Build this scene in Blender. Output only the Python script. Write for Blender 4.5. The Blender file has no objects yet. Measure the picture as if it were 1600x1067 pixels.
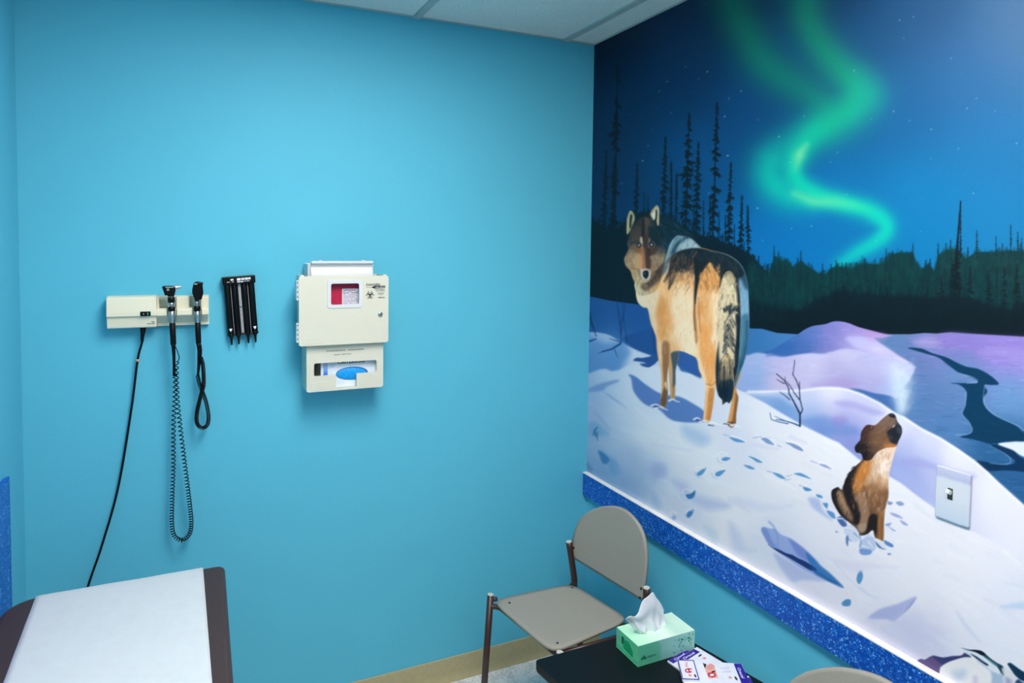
import bpy, bmesh, math
import numpy as np
from mathutils import Vector, Matrix
S=bpy.context.scene; COL=S.collection
# ---- camera: measured from the vanishing lines of the photograph (1600 x 1067 frame) ----------------
F,YAW,PITCH,ROLL=1014.39,.404977,-.044491,.009557
CAM=np.array([-1.4903,-2.20583,1.64131]); SHX,SHY=-71.29,-105.33
def axes():
    f=np.array([math.sin(YAW)*math.cos(PITCH),math.cos(YAW)*math.cos(PITCH),math.sin(PITCH)]); r=np.array([math.cos(YAW),-math.sin(YAW),0]); u=np.cross(r,f)
    c,s=math.cos(ROLL),math.sin(ROLL); return c*r+s*u,-s*r+c*u,f
R_,U_,F_=axes()
def at(px,py,ax,val):            # the point of plane x/y/z = val seen at a pixel of the photograph
    d=F_+R_*(px-800-SHX)/F-U_*(py-533.5-SHY)/F; return CAM+d*(val-CAM[ax])/d[ax]
def sheet(X):                    # wall point -> mural sheet units
    d=X-CAM; z=d@F_; return 800+SHX+F*(d@R_)/z, 533.5+SHY-F*(d@U_)/z
cam=bpy.data.cameras.new('camera'); co=bpy.data.objects.new('camera',cam); COL.objects.link(co)
cam.sensor_width=36; cam.sensor_fit='HORIZONTAL'; cam.lens=F/1600*36; cam.shift_x=-SHX/1600; cam.shift_y=SHY/1600; cam.clip_start=.02
M=Matrix([[R_[i],U_[i],-F_[i],CAM[i]] for i in range(3)]+[[0,0,0,1]]); co.matrix_world=M; S.camera=co
S.view_settings.view_transform='Standard'; S.view_settings.look='None'; S.view_settings.gamma=1; S.view_settings.exposure=0; S.view_settings.use_curve_mapping=False
# ---- materials ---------------------------------------------------------------------------------------
def lin(c): return tuple(((v/255)/12.92 if v/255<=.04045 else ((v/255+.055)/1.055)**2.4) for v in c)
class N:                          # tiny node helper
    def __init__(s,name):
        s.m=bpy.data.materials.new(name); s.m.use_nodes=True; s.t=s.m.node_tree; s.b=s.t.nodes['Principled BSDF']
    def n(s,k,**kw):
        o=s.t.nodes.new(k)
        for a,v in kw.items(): setattr(o,a,v)
        return o
    def l(s,a,b): s.t.links.new(a,b)
    def obj(s,scale=(1,1,1)):
        tc=s.n('ShaderNodeNewGeometry'); mp=s.n('ShaderNodeMapping'); s.l(tc.outputs['Position'],mp.inputs['Vector']); mp.inputs['Scale'].default_value=scale; return mp.outputs[0]
    def noise(s,scale,detail=3,rough=.5,vec=None):
        o=s.n('ShaderNodeTexNoise'); o.inputs['Scale'].default_value=scale; o.inputs['Detail'].default_value=detail; o.inputs['Roughness'].default_value=rough; s.l(vec or s.obj(),o.inputs['Vector']); return o
    def ramp(s,fac,stops,interp='LINEAR'):
        o=s.n('ShaderNodeValToRGB'); o.color_ramp.interpolation=interp; e=o.color_ramp.elements
        while len(e)<len(stops): e.new(.5)
        for k,(p,c) in zip(e,stops): k.position=p; k.color=(*c,1)
        s.l(fac,o.inputs['Fac']); return o.outputs['Color']
    def bump(s,h,strength,dist=.001):
        o=s.n('ShaderNodeBump'); o.inputs['Strength'].default_value=strength; o.inputs['Distance'].default_value=dist; s.l(h,o.inputs['Height']); s.l(o.outputs[0],s.b.inputs['Normal'])
def mat(name,c,rough=.5,metal=0,var=.06,vs=30,bump=0,bs=400,spec=.5,bd=.001):
    k=N(name); c=lin(c); k.b.inputs['Roughness'].default_value=rough; k.b.inputs['Metallic'].default_value=metal; k.b.inputs['Specular IOR Level'].default_value=spec
    o=k.noise(vs); k.l(k.ramp(o.outputs['Fac'],[(.3,tuple(v*(1-var) for v in c)),(.7,tuple(min(1,v*(1+var)) for v in c))]),k.b.inputs['Base Color'])
    if bump: k.bump(k.noise(bs,2).outputs['Fac'],bump,bd)
    return k.m
WALLC=(87,184,213)
M_wall=mat('wall_paint',WALLC,.62,0,.025,1.5,.35,420,.3,.0008)
M_pale=mat('pale_wall_paint',(222,220,212),.6,0,.02,2,.3,420,.3,.0008)
M_cream=mat('cream_plastic',(224,220,198),.42,0,.015)
M_cream2=mat('cabinet_plastic',(208,208,194),.42,0,.012)
M_white=mat('white_plastic',(206,211,216),.35,0,.01)
M_black=mat('black_plastic',(7,8,11),.3,0,.2,60,spec=.22)
M_rubber=mat('black_rubber',(6,6,8),.5,0,.2,60,spec=.2)
M_steel=mat('brushed_steel',(178,184,186),.28,1,.12,300)
M_silver=mat('silver_strip',(176,178,180),.4,.6,.08,200)
M_ink=mat('dark_ink',(26,28,32),.6)
M_inkw=mat('white_ink',(222,226,230),.6)
M_taupe=mat('taupe_shell',(151,147,138),.5,0,.05,500,.25,900,.4,.0004)
M_brown=mat('brown_enamel',(58,35,31),.38,0,.1)
M_cap=mat('grey_cap',(196,192,186),.5)
M_hole=mat('dark_screw',(20,20,22),.5)
M_vinyl=mat('brown_vinyl',(60,44,44),.5,0,.06,300,.4,700,.4,.0006)
M_paper=mat('exam_paper',(191,199,206),.85,0,.02,40,.25,260,.2,.0006)
M_tissue=mat('tissue_paper',(232,233,240),.9,0,.01,40,.3,500,.1,.0005)
M_base=mat('beige_laminate',(186,178,160),.5)
M_cove=mat('cove_base',(176,166,128),.5,0,.05,60,.15,500)
M_table=mat('black_laminate',(8,15,20),.45,0,.35,900,.3,900,.22,.0003)
M_edge=mat('dark_edge',(38,40,40),.5)
M_red=mat('red_plastic',(176,16,66),.4,0,.12,120)
M_label=mat('sticker_paper',(206,204,222),.6)
M_glove=mat('nitrile_blue',(0,150,230),.5,0,.12,160,.8,120,.4,.002)
M_carton=mat('white_carton',(214,226,240),.6)
M_orange=mat('orange_tape',(226,150,110),.6)
M_purple=mat('purple_print',(48,14,150),.45)
M_sheet=mat('booklet_paper',(226,228,240),.5)
M_pink=mat('red_print',(206,40,70),.5)
M_rose=mat('pink_print',(226,150,146),.5)
M_skin=mat('photo_print',(226,178,160),.5,0,.12,240)
M_green=mat('green_led',(40,160,110),.4)
M_dkgreen=mat('green_ink',(0,96,74),.6)
M_edgew=mat('white_edge',(238,232,228),.45)
def glitter():
    k=N('blue_glitter_laminate'); v=k.n('ShaderNodeTexVoronoi'); v.inputs['Scale'].default_value=330; k.l(k.obj(),v.inputs['Vector'])
    sep=k.n('ShaderNodeSeparateColor'); k.l(v.outputs['Color'],sep.inputs[0])
    nz=k.noise(120,2)
    a=k.n('ShaderNodeMath',operation='MULTIPLY'); k.l(sep.outputs[0],a.inputs[0]); k.l(nz.outputs['Fac'],a.inputs[1])
    k.l(k.ramp(a.outputs[0],[(.0,lin((0,58,150))),(.28,lin((0,86,190))),(.46,lin((20,118,216))),(.58,lin((140,200,246)))]),k.b.inputs['Base Color']); k.b.inputs['Roughness'].default_value=.38; return k.m
M_glit=glitter()
def ceil_mat():
    k=N('mineral_tile'); a=k.noise(170,4,.7); b=k.noise(26,3)
    c1=k.ramp(a.outputs['Fac'],[(.30,lin((120,128,128))),(.38,lin((226,231,228))),(1,lin((240,243,241)))]); k.l(c1,k.b.inputs['Base Color']); k.b.inputs['Roughness'].default_value=.95; k.b.inputs['Specular IOR Level'].default_value=.1
    k.bump(a.outputs['Fac'],.6,.003); return k.m
M_ceil=ceil_mat(); M_tbar=mat('ceiling_grid_metal',(172,186,184),.5)
def floor_mat():
    k=N('marbled_vinyl_tile'); a=k.noise(14,6,.65); b=k.noise(90,4,.7)
    mx=k.n('ShaderNodeMath',operation='ADD'); k.l(a.outputs['Fac'],mx.inputs[0]); k.l(b.outputs['Fac'],mx.inputs[1])
    k.l(k.ramp(mx.outputs[0],[(.7,lin((178,186,186))),(1.0,lin((222,227,230))),(1.25,lin((236,239,242)))]),k.b.inputs['Base Color']); k.b.inputs['Roughness'].default_value=.3
    br=k.n('ShaderNodeTexBrick'); br.offset=0; br.inputs['Scale'].default_value=1; br.inputs['Brick Width'].default_value=.305; br.inputs['Row Height'].default_value=.305; br.inputs['Mortar Size'].default_value=.0012; k.l(k.obj(),br.inputs['Vector']); k.bump(br.outputs['Fac'],-.3,.001); return k.m
M_floor=floor_mat()
def lamp_mat(p,n='lit_lamp_lens'):
    k=N(n); k.b.inputs['Base Color'].default_value=(.9,.9,.9,1); k.b.inputs['Emission Color'].default_value=(1,.885,.80,1); k.b.inputs['Emission Strength'].default_value=p; return k.m
LAMP=26
M_lamp=lamp_mat(LAMP); M_lamp2=lamp_mat(LAMP*.3,'fill_lamp_lens')  # second lens kept weaker by choice, for the added fill lamp
def paint_mat():
    k=N('mural_paint'); a=k.n('ShaderNodeAttribute',attribute_name='paint'); k.l(a.outputs['Color'],k.b.inputs['Base Color']); k.b.inputs['Roughness'].default_value=.44; k.b.inputs['Specular IOR Level'].default_value=.27; k.bump(k.noise(430,2).outputs['Fac'],.35,.0008); return k.m
M_mural=paint_mat()
def carton_mat():                # tissue box print: green left end fading to pale, by place on the box
    k=N('tissue_box_print'); g=k.n('ShaderNodeNewGeometry'); sp=k.n('ShaderNodeSeparateXYZ'); k.l(g.outputs['Position'],sp.inputs[0]); nm=k.n('ShaderNodeSeparateXYZ'); k.l(g.outputs['True Normal'],nm.inputs[0])
    mr=k.n('ShaderNodeMapRange'); mr.inputs['From Min'].default_value=-.3465; mr.inputs['From Max'].default_value=-.1455; k.l(sp.outputs[0],mr.inputs['Value'])
    nz=k.noise(60,3); ad=k.n('ShaderNodeMath',operation='MULTIPLY_ADD'); k.l(nz.outputs['Fac'],ad.inputs[0]); ad.inputs[1].default_value=.12; k.l(mr.outputs[0],ad.inputs[2])
    side=k.ramp(ad.outputs[0],[(.0,lin((112,214,160))),(.1,lin((92,190,150))),(.42,lin((96,186,156))),(.47,lin((136,196,186))),(.9,lin((160,212,200))),(1,lin((170,220,205)))])
    top=k.ramp(ad.outputs[0],[(.0,lin((172,238,198))),(.35,lin((198,242,216))),(.62,lin((220,244,232))),(.78,lin((190,228,210))),(1,lin((206,240,220)))])
    mx=k.n('ShaderNodeMix',data_type='RGBA'); k.l(nm.outputs[2],mx.inputs['Factor']); k.l(side,mx.inputs['A']); k.l(top,mx.inputs['B']); k.l(mx.outputs['Result'],k.b.inputs['Base Color']); k.b.inputs['Roughness'].default_value=.5; return k.m
M_box=carton_mat(); M_green2=mat('green_print',(20,160,104),.5)
def grad_mat(n,z0,z1,c0,c1):
    k=N(n); g=k.n('ShaderNodeNewGeometry'); sp=k.n('ShaderNodeSeparateXYZ'); k.l(g.outputs['Position'],sp.inputs[0]); mr=k.n('ShaderNodeMapRange'); mr.inputs['From Min'].default_value=z0; mr.inputs['From Max'].default_value=z1; k.l(sp.outputs[2],mr.inputs['Value'])
    k.l(k.ramp(mr.outputs[0],[(0,lin(c0)),(1,lin(c1))]),k.b.inputs['Base Color']); k.b.inputs['Roughness'].default_value=.5; return k.m
M_bar=grad_mat('blue_fade_print',1.214,1.252,(20,110,220),(170,200,235))
# ---- geometry helpers ----------------------------------------------------------------------------------
ORG={}
def root(name,loc,label,cat,group=None):
    o=bpy.data.objects.new(name,None); COL.objects.link(o); o.location=loc; ORG[o.name]=Vector(loc); o.empty_display_size=.05
    o['label']=label; o['category']=cat
    if group: o['group']=group
    return o
def tag(o,label,cat,group=None):
    o['label']=label; o['category']=cat
    if group: o['group']=group
    return o
class G:
    def __init__(s): s.b=bmesh.new()
    def _add(s,t,smooth=False):
        for f in t.faces: f.smooth=smooth
        me=bpy.data.meshes.new('tmp'); t.to_mesh(me); t.free(); s.b.from_mesh(me); bpy.data.meshes.remove(me); return s
    def box(s,x0,x1,y0,y1,z0,z1,bev=0,seg=2,rot=None):
        t=bmesh.new(); bmesh.ops.create_cube(t,size=1); sx,sy,sz=abs(x1-x0),abs(y1-y0),abs(z1-z0)
        for v in t.verts: v.co=Vector((v.co.x*sx,v.co.y*sy,v.co.z*sz))
        if bev: bmesh.ops.bevel(t,geom=t.edges[:],offset=min(bev,.49*min(sx,sy,sz)),segments=seg,profile=.5,affect='EDGES')
        m=Matrix.Translation(((x0+x1)/2,(y0+y1)/2,(z0+z1)/2))
        if rot: m=m@rot.to_4x4()
        t.transform(m); return s._add(t,False)
    def prism(s,P,ax,a0,a1,bev=0,seg=2,holes=()):      # P: polygon in the other two axes
        t=bmesh.new(); mk={0:lambda p,a:(a,p[0],p[1]),1:lambda p,a:(p[0],a,p[1]),2:lambda p,a:(p[0],p[1],a)}[ax]; E=[]
        dd=lambda L:[p for i,p in enumerate(L) if math.hypot(p[0]-L[i-1][0],p[1]-L[i-1][1])>2e-5]
        for L in [dd(list(q)) for q in (P,)+tuple(holes)]:
            vs=[t.verts.new(mk(p,a0)) for p in L]; E+=[t.edges.new((vs[i],vs[(i+1)%len(vs)])) for i in range(len(vs))]
        if holes: bmesh.ops.triangle_fill(t,edges=E,use_beauty=True,use_dissolve=False)
        else: t.faces.new([v for v in t.verts])
        r=bmesh.ops.extrude_face_region(t,geom=t.faces[:]); d=[0,0,0]; d[ax]=a1-a0
        bmesh.ops.translate(t,verts=[v for v in r['geom'] if isinstance(v,bmesh.types.BMVert)],vec=d)
        bmesh.ops.recalc_face_normals(t,faces=t.faces[:])
        if bev:
            ed=[e for e in t.edges if len(e.link_faces)==2 and e.calc_face_angle(0)>.5 and abs(abs((e.verts[0].co-e.verts[1].co).normalized()[ax])-1)>.01]
            bmesh.ops.bevel(t,geom=ed,offset=bev,segments=seg,profile=.5,affect='EDGES',clamp_overlap=True)
        return s._add(t,False)
    def tube(s,P,r,n=12,cap=True):
        P=[Vector(p) for p in P]; rs=r if isinstance(r,(list,tuple,np.ndarray)) else [r]*len(P); b=s.b; rings=[]; up=None
        for i,p in enumerate(P):
            d=(P[min(i+1,len(P)-1)]-P[max(i-1,0)]).normalized()
            if up is None: up=d.orthogonal().normalized()
            up=(up-d*up.dot(d)); up=up.normalized() if up.length>1e-6 else d.orthogonal().normalized()
            q=d.cross(up); rings.append([b.verts.new(p+rs[i]*(up*math.cos(2*math.pi*k/n)+q*math.sin(2*math.pi*k/n))) for k in range(n)])
        for A,B in zip(rings,rings[1:]):
            for k in range(n):
                f=b.faces.new((A[k],A[(k+1)%n],B[(k+1)%n],B[k])); f.smooth=True
        if cap: b.faces.new(rings[0][::-1]); b.faces.new(rings[-1])
        return s
    def lathe(s,prof,c,ax=Vector((0,0,1)),n=24):      # prof: (radius, distance along ax)
        a=Vector(ax).normalized(); c=Vector(c); P=[c+a*h for _,h in prof]; b=s.b; u=a.orthogonal().normalized(); q=a.cross(u); rings=[]
        for (r,h),p in zip(prof,P): rings.append([b.verts.new(p+max(r,1e-5)*(u*math.cos(2*math.pi*k/n)+q*math.sin(2*math.pi*k/n))) for k in range(n)])
        for A,B in zip(rings,rings[1:]):
            for k in range(n):
                f=b.faces.new((A[k],A[(k+1)%n],B[(k+1)%n],B[k])); f.smooth=True
        b.faces.new(rings[0][::-1]); b.faces.new(rings[-1]); return s
    def quad(s,*P):
        s.b.faces.new([s.b.verts.new(p) for p in P]); return s
    def grid(s,fn,nu,nv,smooth=True):
        V=[[s.b.verts.new(fn(i/nu,j/nv)) for j in range(nv+1)] for i in range(nu+1)]
        for i in range(nu):
            for j in range(nv):
                f=s.b.faces.new((V[i][j],V[i+1][j],V[i+1][j+1],V[i][j+1])); f.smooth=smooth
        return s
    def solid(s,th):
        bmesh.ops.recalc_face_normals(s.b,faces=s.b.faces[:]); bmesh.ops.solidify(s.b,geom=s.b.faces[:],thickness=th); return s
    def out(s,name,m,parent=None,kind=None,at_=None,sharp=True):
        org=Vector((0,0,0))
        if parent is not None:
            p=parent
            while p is not None: org+=p.location; p=p.parent
        elif at_ is not None: org=Vector(at_)
        bmesh.ops.translate(s.b,verts=s.b.verts[:],vec=-org)
        bmesh.ops.recalc_face_normals(s.b,faces=s.b.faces[:])
        me=bpy.data.meshes.new(name); s.b.to_mesh(me); s.b.free(); me.materials.append(m)
        o=bpy.data.objects.new(name,me); COL.objects.link(o)
        if parent is not None: o.parent=parent
        elif at_ is not None: o.location=at_
        if kind: o['kind']=kind
        return o
def arc(cx,cy,r,a0,a1,n=6): return [(cx+r*math.cos(math.radians(a0+(a1-a0)*i/n)),cy+r*math.sin(math.radians(a0+(a1-a0)*i/n))) for i in range(n+1)]
def rrect(x0,x1,y0,y1,r,n=5):
    rs=r if isinstance(r,(list,tuple)) else [r]*4   # corners: x1y1, x0y1, x0y0, x1y0
    return arc(x1-rs[0],y1-rs[0],rs[0],0,90,n)+arc(x0+rs[1],y1-rs[1],rs[1],90,180,n)+arc(x0+rs[2],y0+rs[2],rs[2],180,270,n)+arc(x1-rs[3],y0+rs[3],rs[3],270,360,n)
def spl(P,n=8):
    P=np.array(P,float); Q=np.vstack([2*P[0]-P[1],P,2*P[-1]-P[-2]]); o=[]
    for i in range(1,len(Q)-2):
        t=np.linspace(0,1,n,endpoint=False)[:,None]; a,b,c,d=Q[i-1],Q[i],Q[i+1],Q[i+2]; o.append(.5*(2*b+(c-a)*t+(2*a-5*b+4*c-d)*t*t+(3*b-a-3*c+d)*t**3))
    return np.vstack(o+[P[-1:]])
def coil(P,r,pitch,n=11):                       # helix about a path; pitch may vary along it (list)
    Q=spl(P,24); seg=np.linalg.norm(np.diff(Q,axis=0),axis=1); L=np.concatenate([[0],np.cumsum(seg)]); out=[]; s=0; ph=0; up=Vector((0,1,0))
    while s<L[-1]:
        p=Vector([np.interp(s,L,Q[:,k]) for k in range(3)]); e=min(s+.004,L[-1]); q=Vector([np.interp(e,L,Q[:,k]) for k in range(3)]); d=(q-p)
        d=d.normalized() if d.length>1e-7 else Vector((0,0,1))
        up=(up-d*up.dot(d)).normalized(); w=d.cross(up); out.append(p+r*(up*math.cos(ph)+w*math.sin(ph)))
        pt=np.interp(s/L[-1],np.linspace(0,1,len(pitch)),pitch); ph+=2*math.pi/n; s+=pt/n
    return out
def text(s,h,o,ux,uy,m,parent,name='lettering',align='LEFT',squash=1,lift=.0004,width=None,shear=0):
    cu=bpy.data.curves.new('t','FONT'); cu.body=s; cu.size=1; cu.align_x=align; cu.extrude=.012; cu.resolution_u=2; cu.offset=.026 if m==M_ink else .012; cu.shear=shear
    ob=bpy.data.objects.new('t',cu); COL.objects.link(ob); dg=bpy.context.evaluated_depsgraph_get(); me=bpy.data.meshes.new_from_object(ob.evaluated_get(dg)); bpy.data.objects.remove(ob); bpy.data.curves.remove(cu)
    ux=Vector(ux).normalized(); uy=Vector(uy).normalized(); nz=ux.cross(uy); k=h/.72; kx=k*squash
    if width:
        xs=[v.co.x for v in me.vertices]; kx=width/max(1e-6,max(xs)-min(xs))
    g=G(); g.b.from_mesh(me); bpy.data.meshes.remove(me)
    for v in g.b.verts: v.co=Vector(o)+ux*(v.co.x*kx)+uy*(v.co.y*k)+nz*(v.co.z*k*.3+lift)
    return g.out(name,m,parent)
def struct(g,name,m,parent=None): return g.out(name,m,parent,'structure')
# ---- mural painter: flat paint on the wall sheet, worked out in sheet units -------------------------
import numpy as np
SX0,SX1,SY0,SY1=880,1760,-320,1200
RNG=np.random.default_rng(7)
YY,XX=np.mgrid[SY0:SY1,SX0:SX1].astype(np.float32)
CV=np.zeros(YY.shape+(3,),np.float32)
def rgb(c): return np.array(c,np.float32)
def spline(P,n=8,closed=False):
    P=np.array(P,float)
    if len(P)<3: return P
    Q=np.vstack([P[-1],P,P[:2]]) if closed else np.vstack([2*P[0]-P[1],P,2*P[-1]-P[-2]])
    out=[]
    for i in range(1,len(Q)-2):
        t=np.linspace(0,1,n,endpoint=False)[:,None]; a,b,c,d=Q[i-1],Q[i],Q[i+1],Q[i+2]
        out.append(.5*(2*b+(c-a)*t+(2*a-5*b+4*c-d)*t*t+(3*b-a-3*c+d)*t**3))
    if not closed: out.append(P[-1:])
    return np.vstack(out)
def box(x0,x1,y0,y1):
    i0=max(int(y0)-SY0,0);i1=min(int(y1)+2-SY0,CV.shape[0]);j0=max(int(x0)-SX0,0);j1=min(int(x1)+2-SX0,CV.shape[1])
    return (slice(i0,max(i1,i0)),slice(j0,max(j1,j0)))
def put(s,a,c,clip=None):
    if clip is not None: a=a*clip[s]
    a=a[...,None]; c=np.asarray(c,np.float32); c=c[s] if c.ndim==3 and c.shape==CV.shape else c
    CV[s]=CV[s]*(1-a)+c*a
def pmask(P,soft=.8,smooth=True):
    P=spline(P,5,True) if smooth else np.array(P,float)
    s=box(P[:,0].min()-3*soft-1,P[:,0].max()+3*soft+1,P[:,1].min()-3*soft-1,P[:,1].max()+3*soft+1)
    x,y=XX[s],YY[s]; d=np.full(x.shape,1e9,np.float32); ins=np.zeros(x.shape,bool)
    for (ax,ay),(bx,by) in zip(P,np.roll(P,-1,0)):
        vx,vy=bx-ax,by-ay; L=vx*vx+vy*vy+1e-9
        t=np.clip(((x-ax)*vx+(y-ay)*vy)/L,0,1); d=np.minimum(d,(x-ax-t*vx)**2+(y-ay-t*vy)**2)
        if abs(vy)>1e-9: ins^=((ay>y)!=(by>y))&(x<vx*(y-ay)/vy+ax)
    sd=np.where(ins,-1,1)*np.sqrt(d)
    u=np.clip(.5-sd/(2*soft),0,1); return s,u*u*(3-2*u)
def poly(P,c,soft=.8,a=1,smooth=True,clip=None):
    s,m=pmask(P,soft,smooth); put(s,m*a,c,clip)
def full(P,soft=.8,smooth=True):
    M=np.zeros(CV.shape[:2],np.float32); s,m=pmask(P,soft,smooth); M[s]=m; return M
def line(P,w0,w1,c,a=1,soft=.6,smooth=True,clip=None):
    P=spline(P,6) if smooth else np.array(P,float); n=len(P)-1
    wm=max(w0,w1)/2+soft+1
    s=box(P[:,0].min()-wm,P[:,0].max()+wm,P[:,1].min()-wm,P[:,1].max()+wm)
    x,y=XX[s],YY[s]
    if x.size==0: return
    al=np.zeros(x.shape,np.float32)
    for i in range(n):
        (ax,ay),(bx,by)=P[i],P[i+1]; vx,vy=bx-ax,by-ay; L=vx*vx+vy*vy+1e-9
        t=np.clip(((x-ax)*vx+(y-ay)*vy)/L,0,1); d=np.sqrt((x-ax-t*vx)**2+(y-ay-t*vy)**2)
        w=(w0+(w1-w0)*(i+t)/n)/2
        al=np.maximum(al,np.clip((w+soft-d)/(2*soft),0,1)*np.minimum(1,w*2/.8))
    put(s,al*a,c,clip)
def blob(x0,y0,rx,ry,c,a=1,ang=0,clip=None,p=1):
    R=3*max(rx,ry); s=box(x0-R,x0+R,y0-R,y0+R); k=np.radians(ang)
    dx,dy=XX[s]-x0,YY[s]-y0; u=(dx*np.cos(k)+dy*np.sin(k))/rx; v=(-dx*np.sin(k)+dy*np.cos(k))/ry
    put(s,a*np.exp(-(.5*(u*u+v*v))**p),c,clip)
def ribbon(P,sig,col,al,n=14,clip=None):
    P=spline(P,n); k=len(P); S=np.interp(np.linspace(0,1,k),np.linspace(0,1,len(sig)),sig)
    A=np.interp(np.linspace(0,1,k),np.linspace(0,1,len(al)),al)
    C=np.stack([np.interp(np.linspace(0,1,k),np.linspace(0,1,len(col)),[q[j] for q in col]) for j in range(3)],1)
    M=np.zeros(CV.shape[:2],np.float32); W=np.zeros_like(M); CC=np.zeros_like(CV)
    for (x,y),sg,a_,c in zip(P,S,A,C):
        s=box(x-3.2*sg,x+3.2*sg,y-3.2*sg,y+3.2*sg)
        g=np.exp(-((XX[s]-x)**2+(YY[s]-y)**2)/(2*sg*sg)); M[s]=np.maximum(M[s],g*a_); W[s]+=g; CC[s]+=g[...,None]*np.minimum(c*1.16,240)
    put((slice(None),slice(None)),M,CC/np.maximum(W,1e-6)[...,None],clip)
def vnoise(sx,sy,seed):
    r=np.random.default_rng(seed); h,w=CV.shape[:2]; gh,gw=int(h/sy)+3,int(w/sx)+3; g=r.random((gh,gw)).astype(np.float32)
    fy=np.arange(h)/sy; fx=np.arange(w)/sx; iy=fy.astype(int); ix=fx.astype(int)
    ty=(fy-iy)[:,None]; tx=(fx-ix)[None]; ty=ty*ty*(3-2*ty); tx=tx*tx*(3-2*tx)
    G=lambda a,b:g[iy+a][:,ix+b]
    return (G(0,0)*(1-tx)+G(0,1)*tx)*(1-ty)+(G(1,0)*(1-tx)+G(1,1)*tx)*ty
def field(ctrl,sig):
    xs,ys=XX[::8,::8],YY[::8,::8]; n=np.zeros(xs.shape+(3,)); d=np.zeros(xs.shape)
    for x,y,c in ctrl:
        w=1/(1+((xs-x)**2+(ys-y)**2)/sig**2)**2.2; n+=w[...,None]*np.array(c,float); d+=w
    n/=d[...,None]; h,w_=CV.shape[:2]
    fy=np.minimum(np.arange(h)/8,xs.shape[0]-1.001); fx=np.minimum(np.arange(w_)/8,xs.shape[1]-1.001)
    iy=fy.astype(int);ix=fx.astype(int);ty=(fy-iy)[:,None,None];tx=(fx-ix)[None,:,None]
    G=lambda a,b:n[iy+a][:,ix+b]
    return ((G(0,0)*(1-tx)+G(0,1)*tx)*(1-ty)+(G(1,0)*(1-tx)+G(1,1)*tx)*ty).astype(np.float32)
def conv(x0,y0,k): return lambda *q:[(x0+x/k,y0+y/k) for x,y in q]
def fur(mask,box_,n,ang,L,w,cols,a,spread=18):
    x0,x1,y0,y1=box_; cols=[rgb(c) for c in cols]
    for _ in range(n):
        x=RNG.uniform(x0,x1);y=RNG.uniform(y0,y1)
        i,j=int(y-SY0),int(x-SX0)
        if mask[i,j]<.5: continue
        g=ang(x,y) if callable(ang) else ang
        g=np.radians(g+RNG.normal(0,spread)); l=L*RNG.uniform(.5,1.3)
        g2=g+RNG.normal(0,.25); m=(x+l*.5*np.cos(g),y+l*.5*np.sin(g)); line([(x,y),m,(m[0]+l*.5*np.cos(g2),m[1]+l*.5*np.sin(g2))],w*1.25,w*.5,cols[RNG.integers(len(cols))],a*RNG.uniform(.35,.8),1.0,False,mask)
def spruce(x,yt,xb,yb,hw,col,a=1,droop=.9,gap=.12,full_=1):
    line([(x,yt),(x*.5+xb*.5+RNG.normal(0,.4),(yt+yb)/2),(xb,yb)],.7,max(1.2,hw*.22),col,a,.6)
    H=yb-yt
    for sgn in(-1,1):
        t=.03
        while t<1:
            y=yt+H*t; cx=x+(xb-x)*t
            env=hw*(.22+.78*min(1,t*1.5))*(.62+.38*np.sin(t*19+x+sgn))
            if RNG.random()>gap:
                l=env*RNG.uniform(.3,1.1); dy=l*droop*RNG.uniform(.3,1.3)
                line([(cx-sgn*.4,y),(cx+sgn*l*.55,y+dy*.3),(cx+sgn*l,y+dy)],max(1.2,hw*.38)*full_,.6,col,a,.7)
                if l>2.5:
                    for _ in range(2):
                        f=RNG.uniform(.3,.8); line([(cx+sgn*l*f,y+dy*f*.5),(cx+sgn*l*(f+.1),y+dy*f*.6+l*RNG.uniform(.25,.6))],max(1.1,hw*.3),.5,col,a*.9,.7,False)
            t+=RNG.uniform(.45,1.6)*max(2.0,hw*.42)/H
def conifer(x,yt,xb,yb,hw,col,a=1,step=.75,lean=.55):
    line([(x,yt-3),(x*.6+xb*.4,(yt*.6+yb*.4)),(xb,yb)],.6,max(1.4,hw*.24),col,a,.55)
    H=yb-yt; y=yt; sd=1
    while y<yb:
        t=(y-yt)/H; cx=x+(xb-x)*t; l=hw*1.12*min(1,.22+1.6*t)*RNG.uniform(.5,1.2)
        for q in (sd,-sd):
            m=l*(1 if q==sd else RNG.uniform(.15,.75))
            if m<1.6: line([(cx-q,y),(cx+q*max(1.1,m),y+m*.5)],1.4,.6,col,a,.6,False); continue
            for _ in range(int(3+m*.45)):                    # a hanging tuft: several needles fanning out and down
                f=RNG.uniform(.15,1); g=RNG.uniform(.35,1.25)*lean; y0=y+RNG.normal(0,.6)
                line([(cx,y0-m*.12),(cx+q*m*f*.6,y0+m*g*.22),(cx+q*m*f,y0+m*g*(.55+.5*(1-f)))],max(1.2,m*.26),.5,col,a,.6)
            if m>3.5: line([(cx,y),(cx+q*m*.4,y+m*.28),(cx+q*m*.62,y+m*.62)],m*.34,.8,col,a,.7)
        sd=-sd
        y+=max(2.0,l*step*RNG.uniform(.55,1.25))*(1.9 if RNG.random()<.16 else 1)
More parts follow.
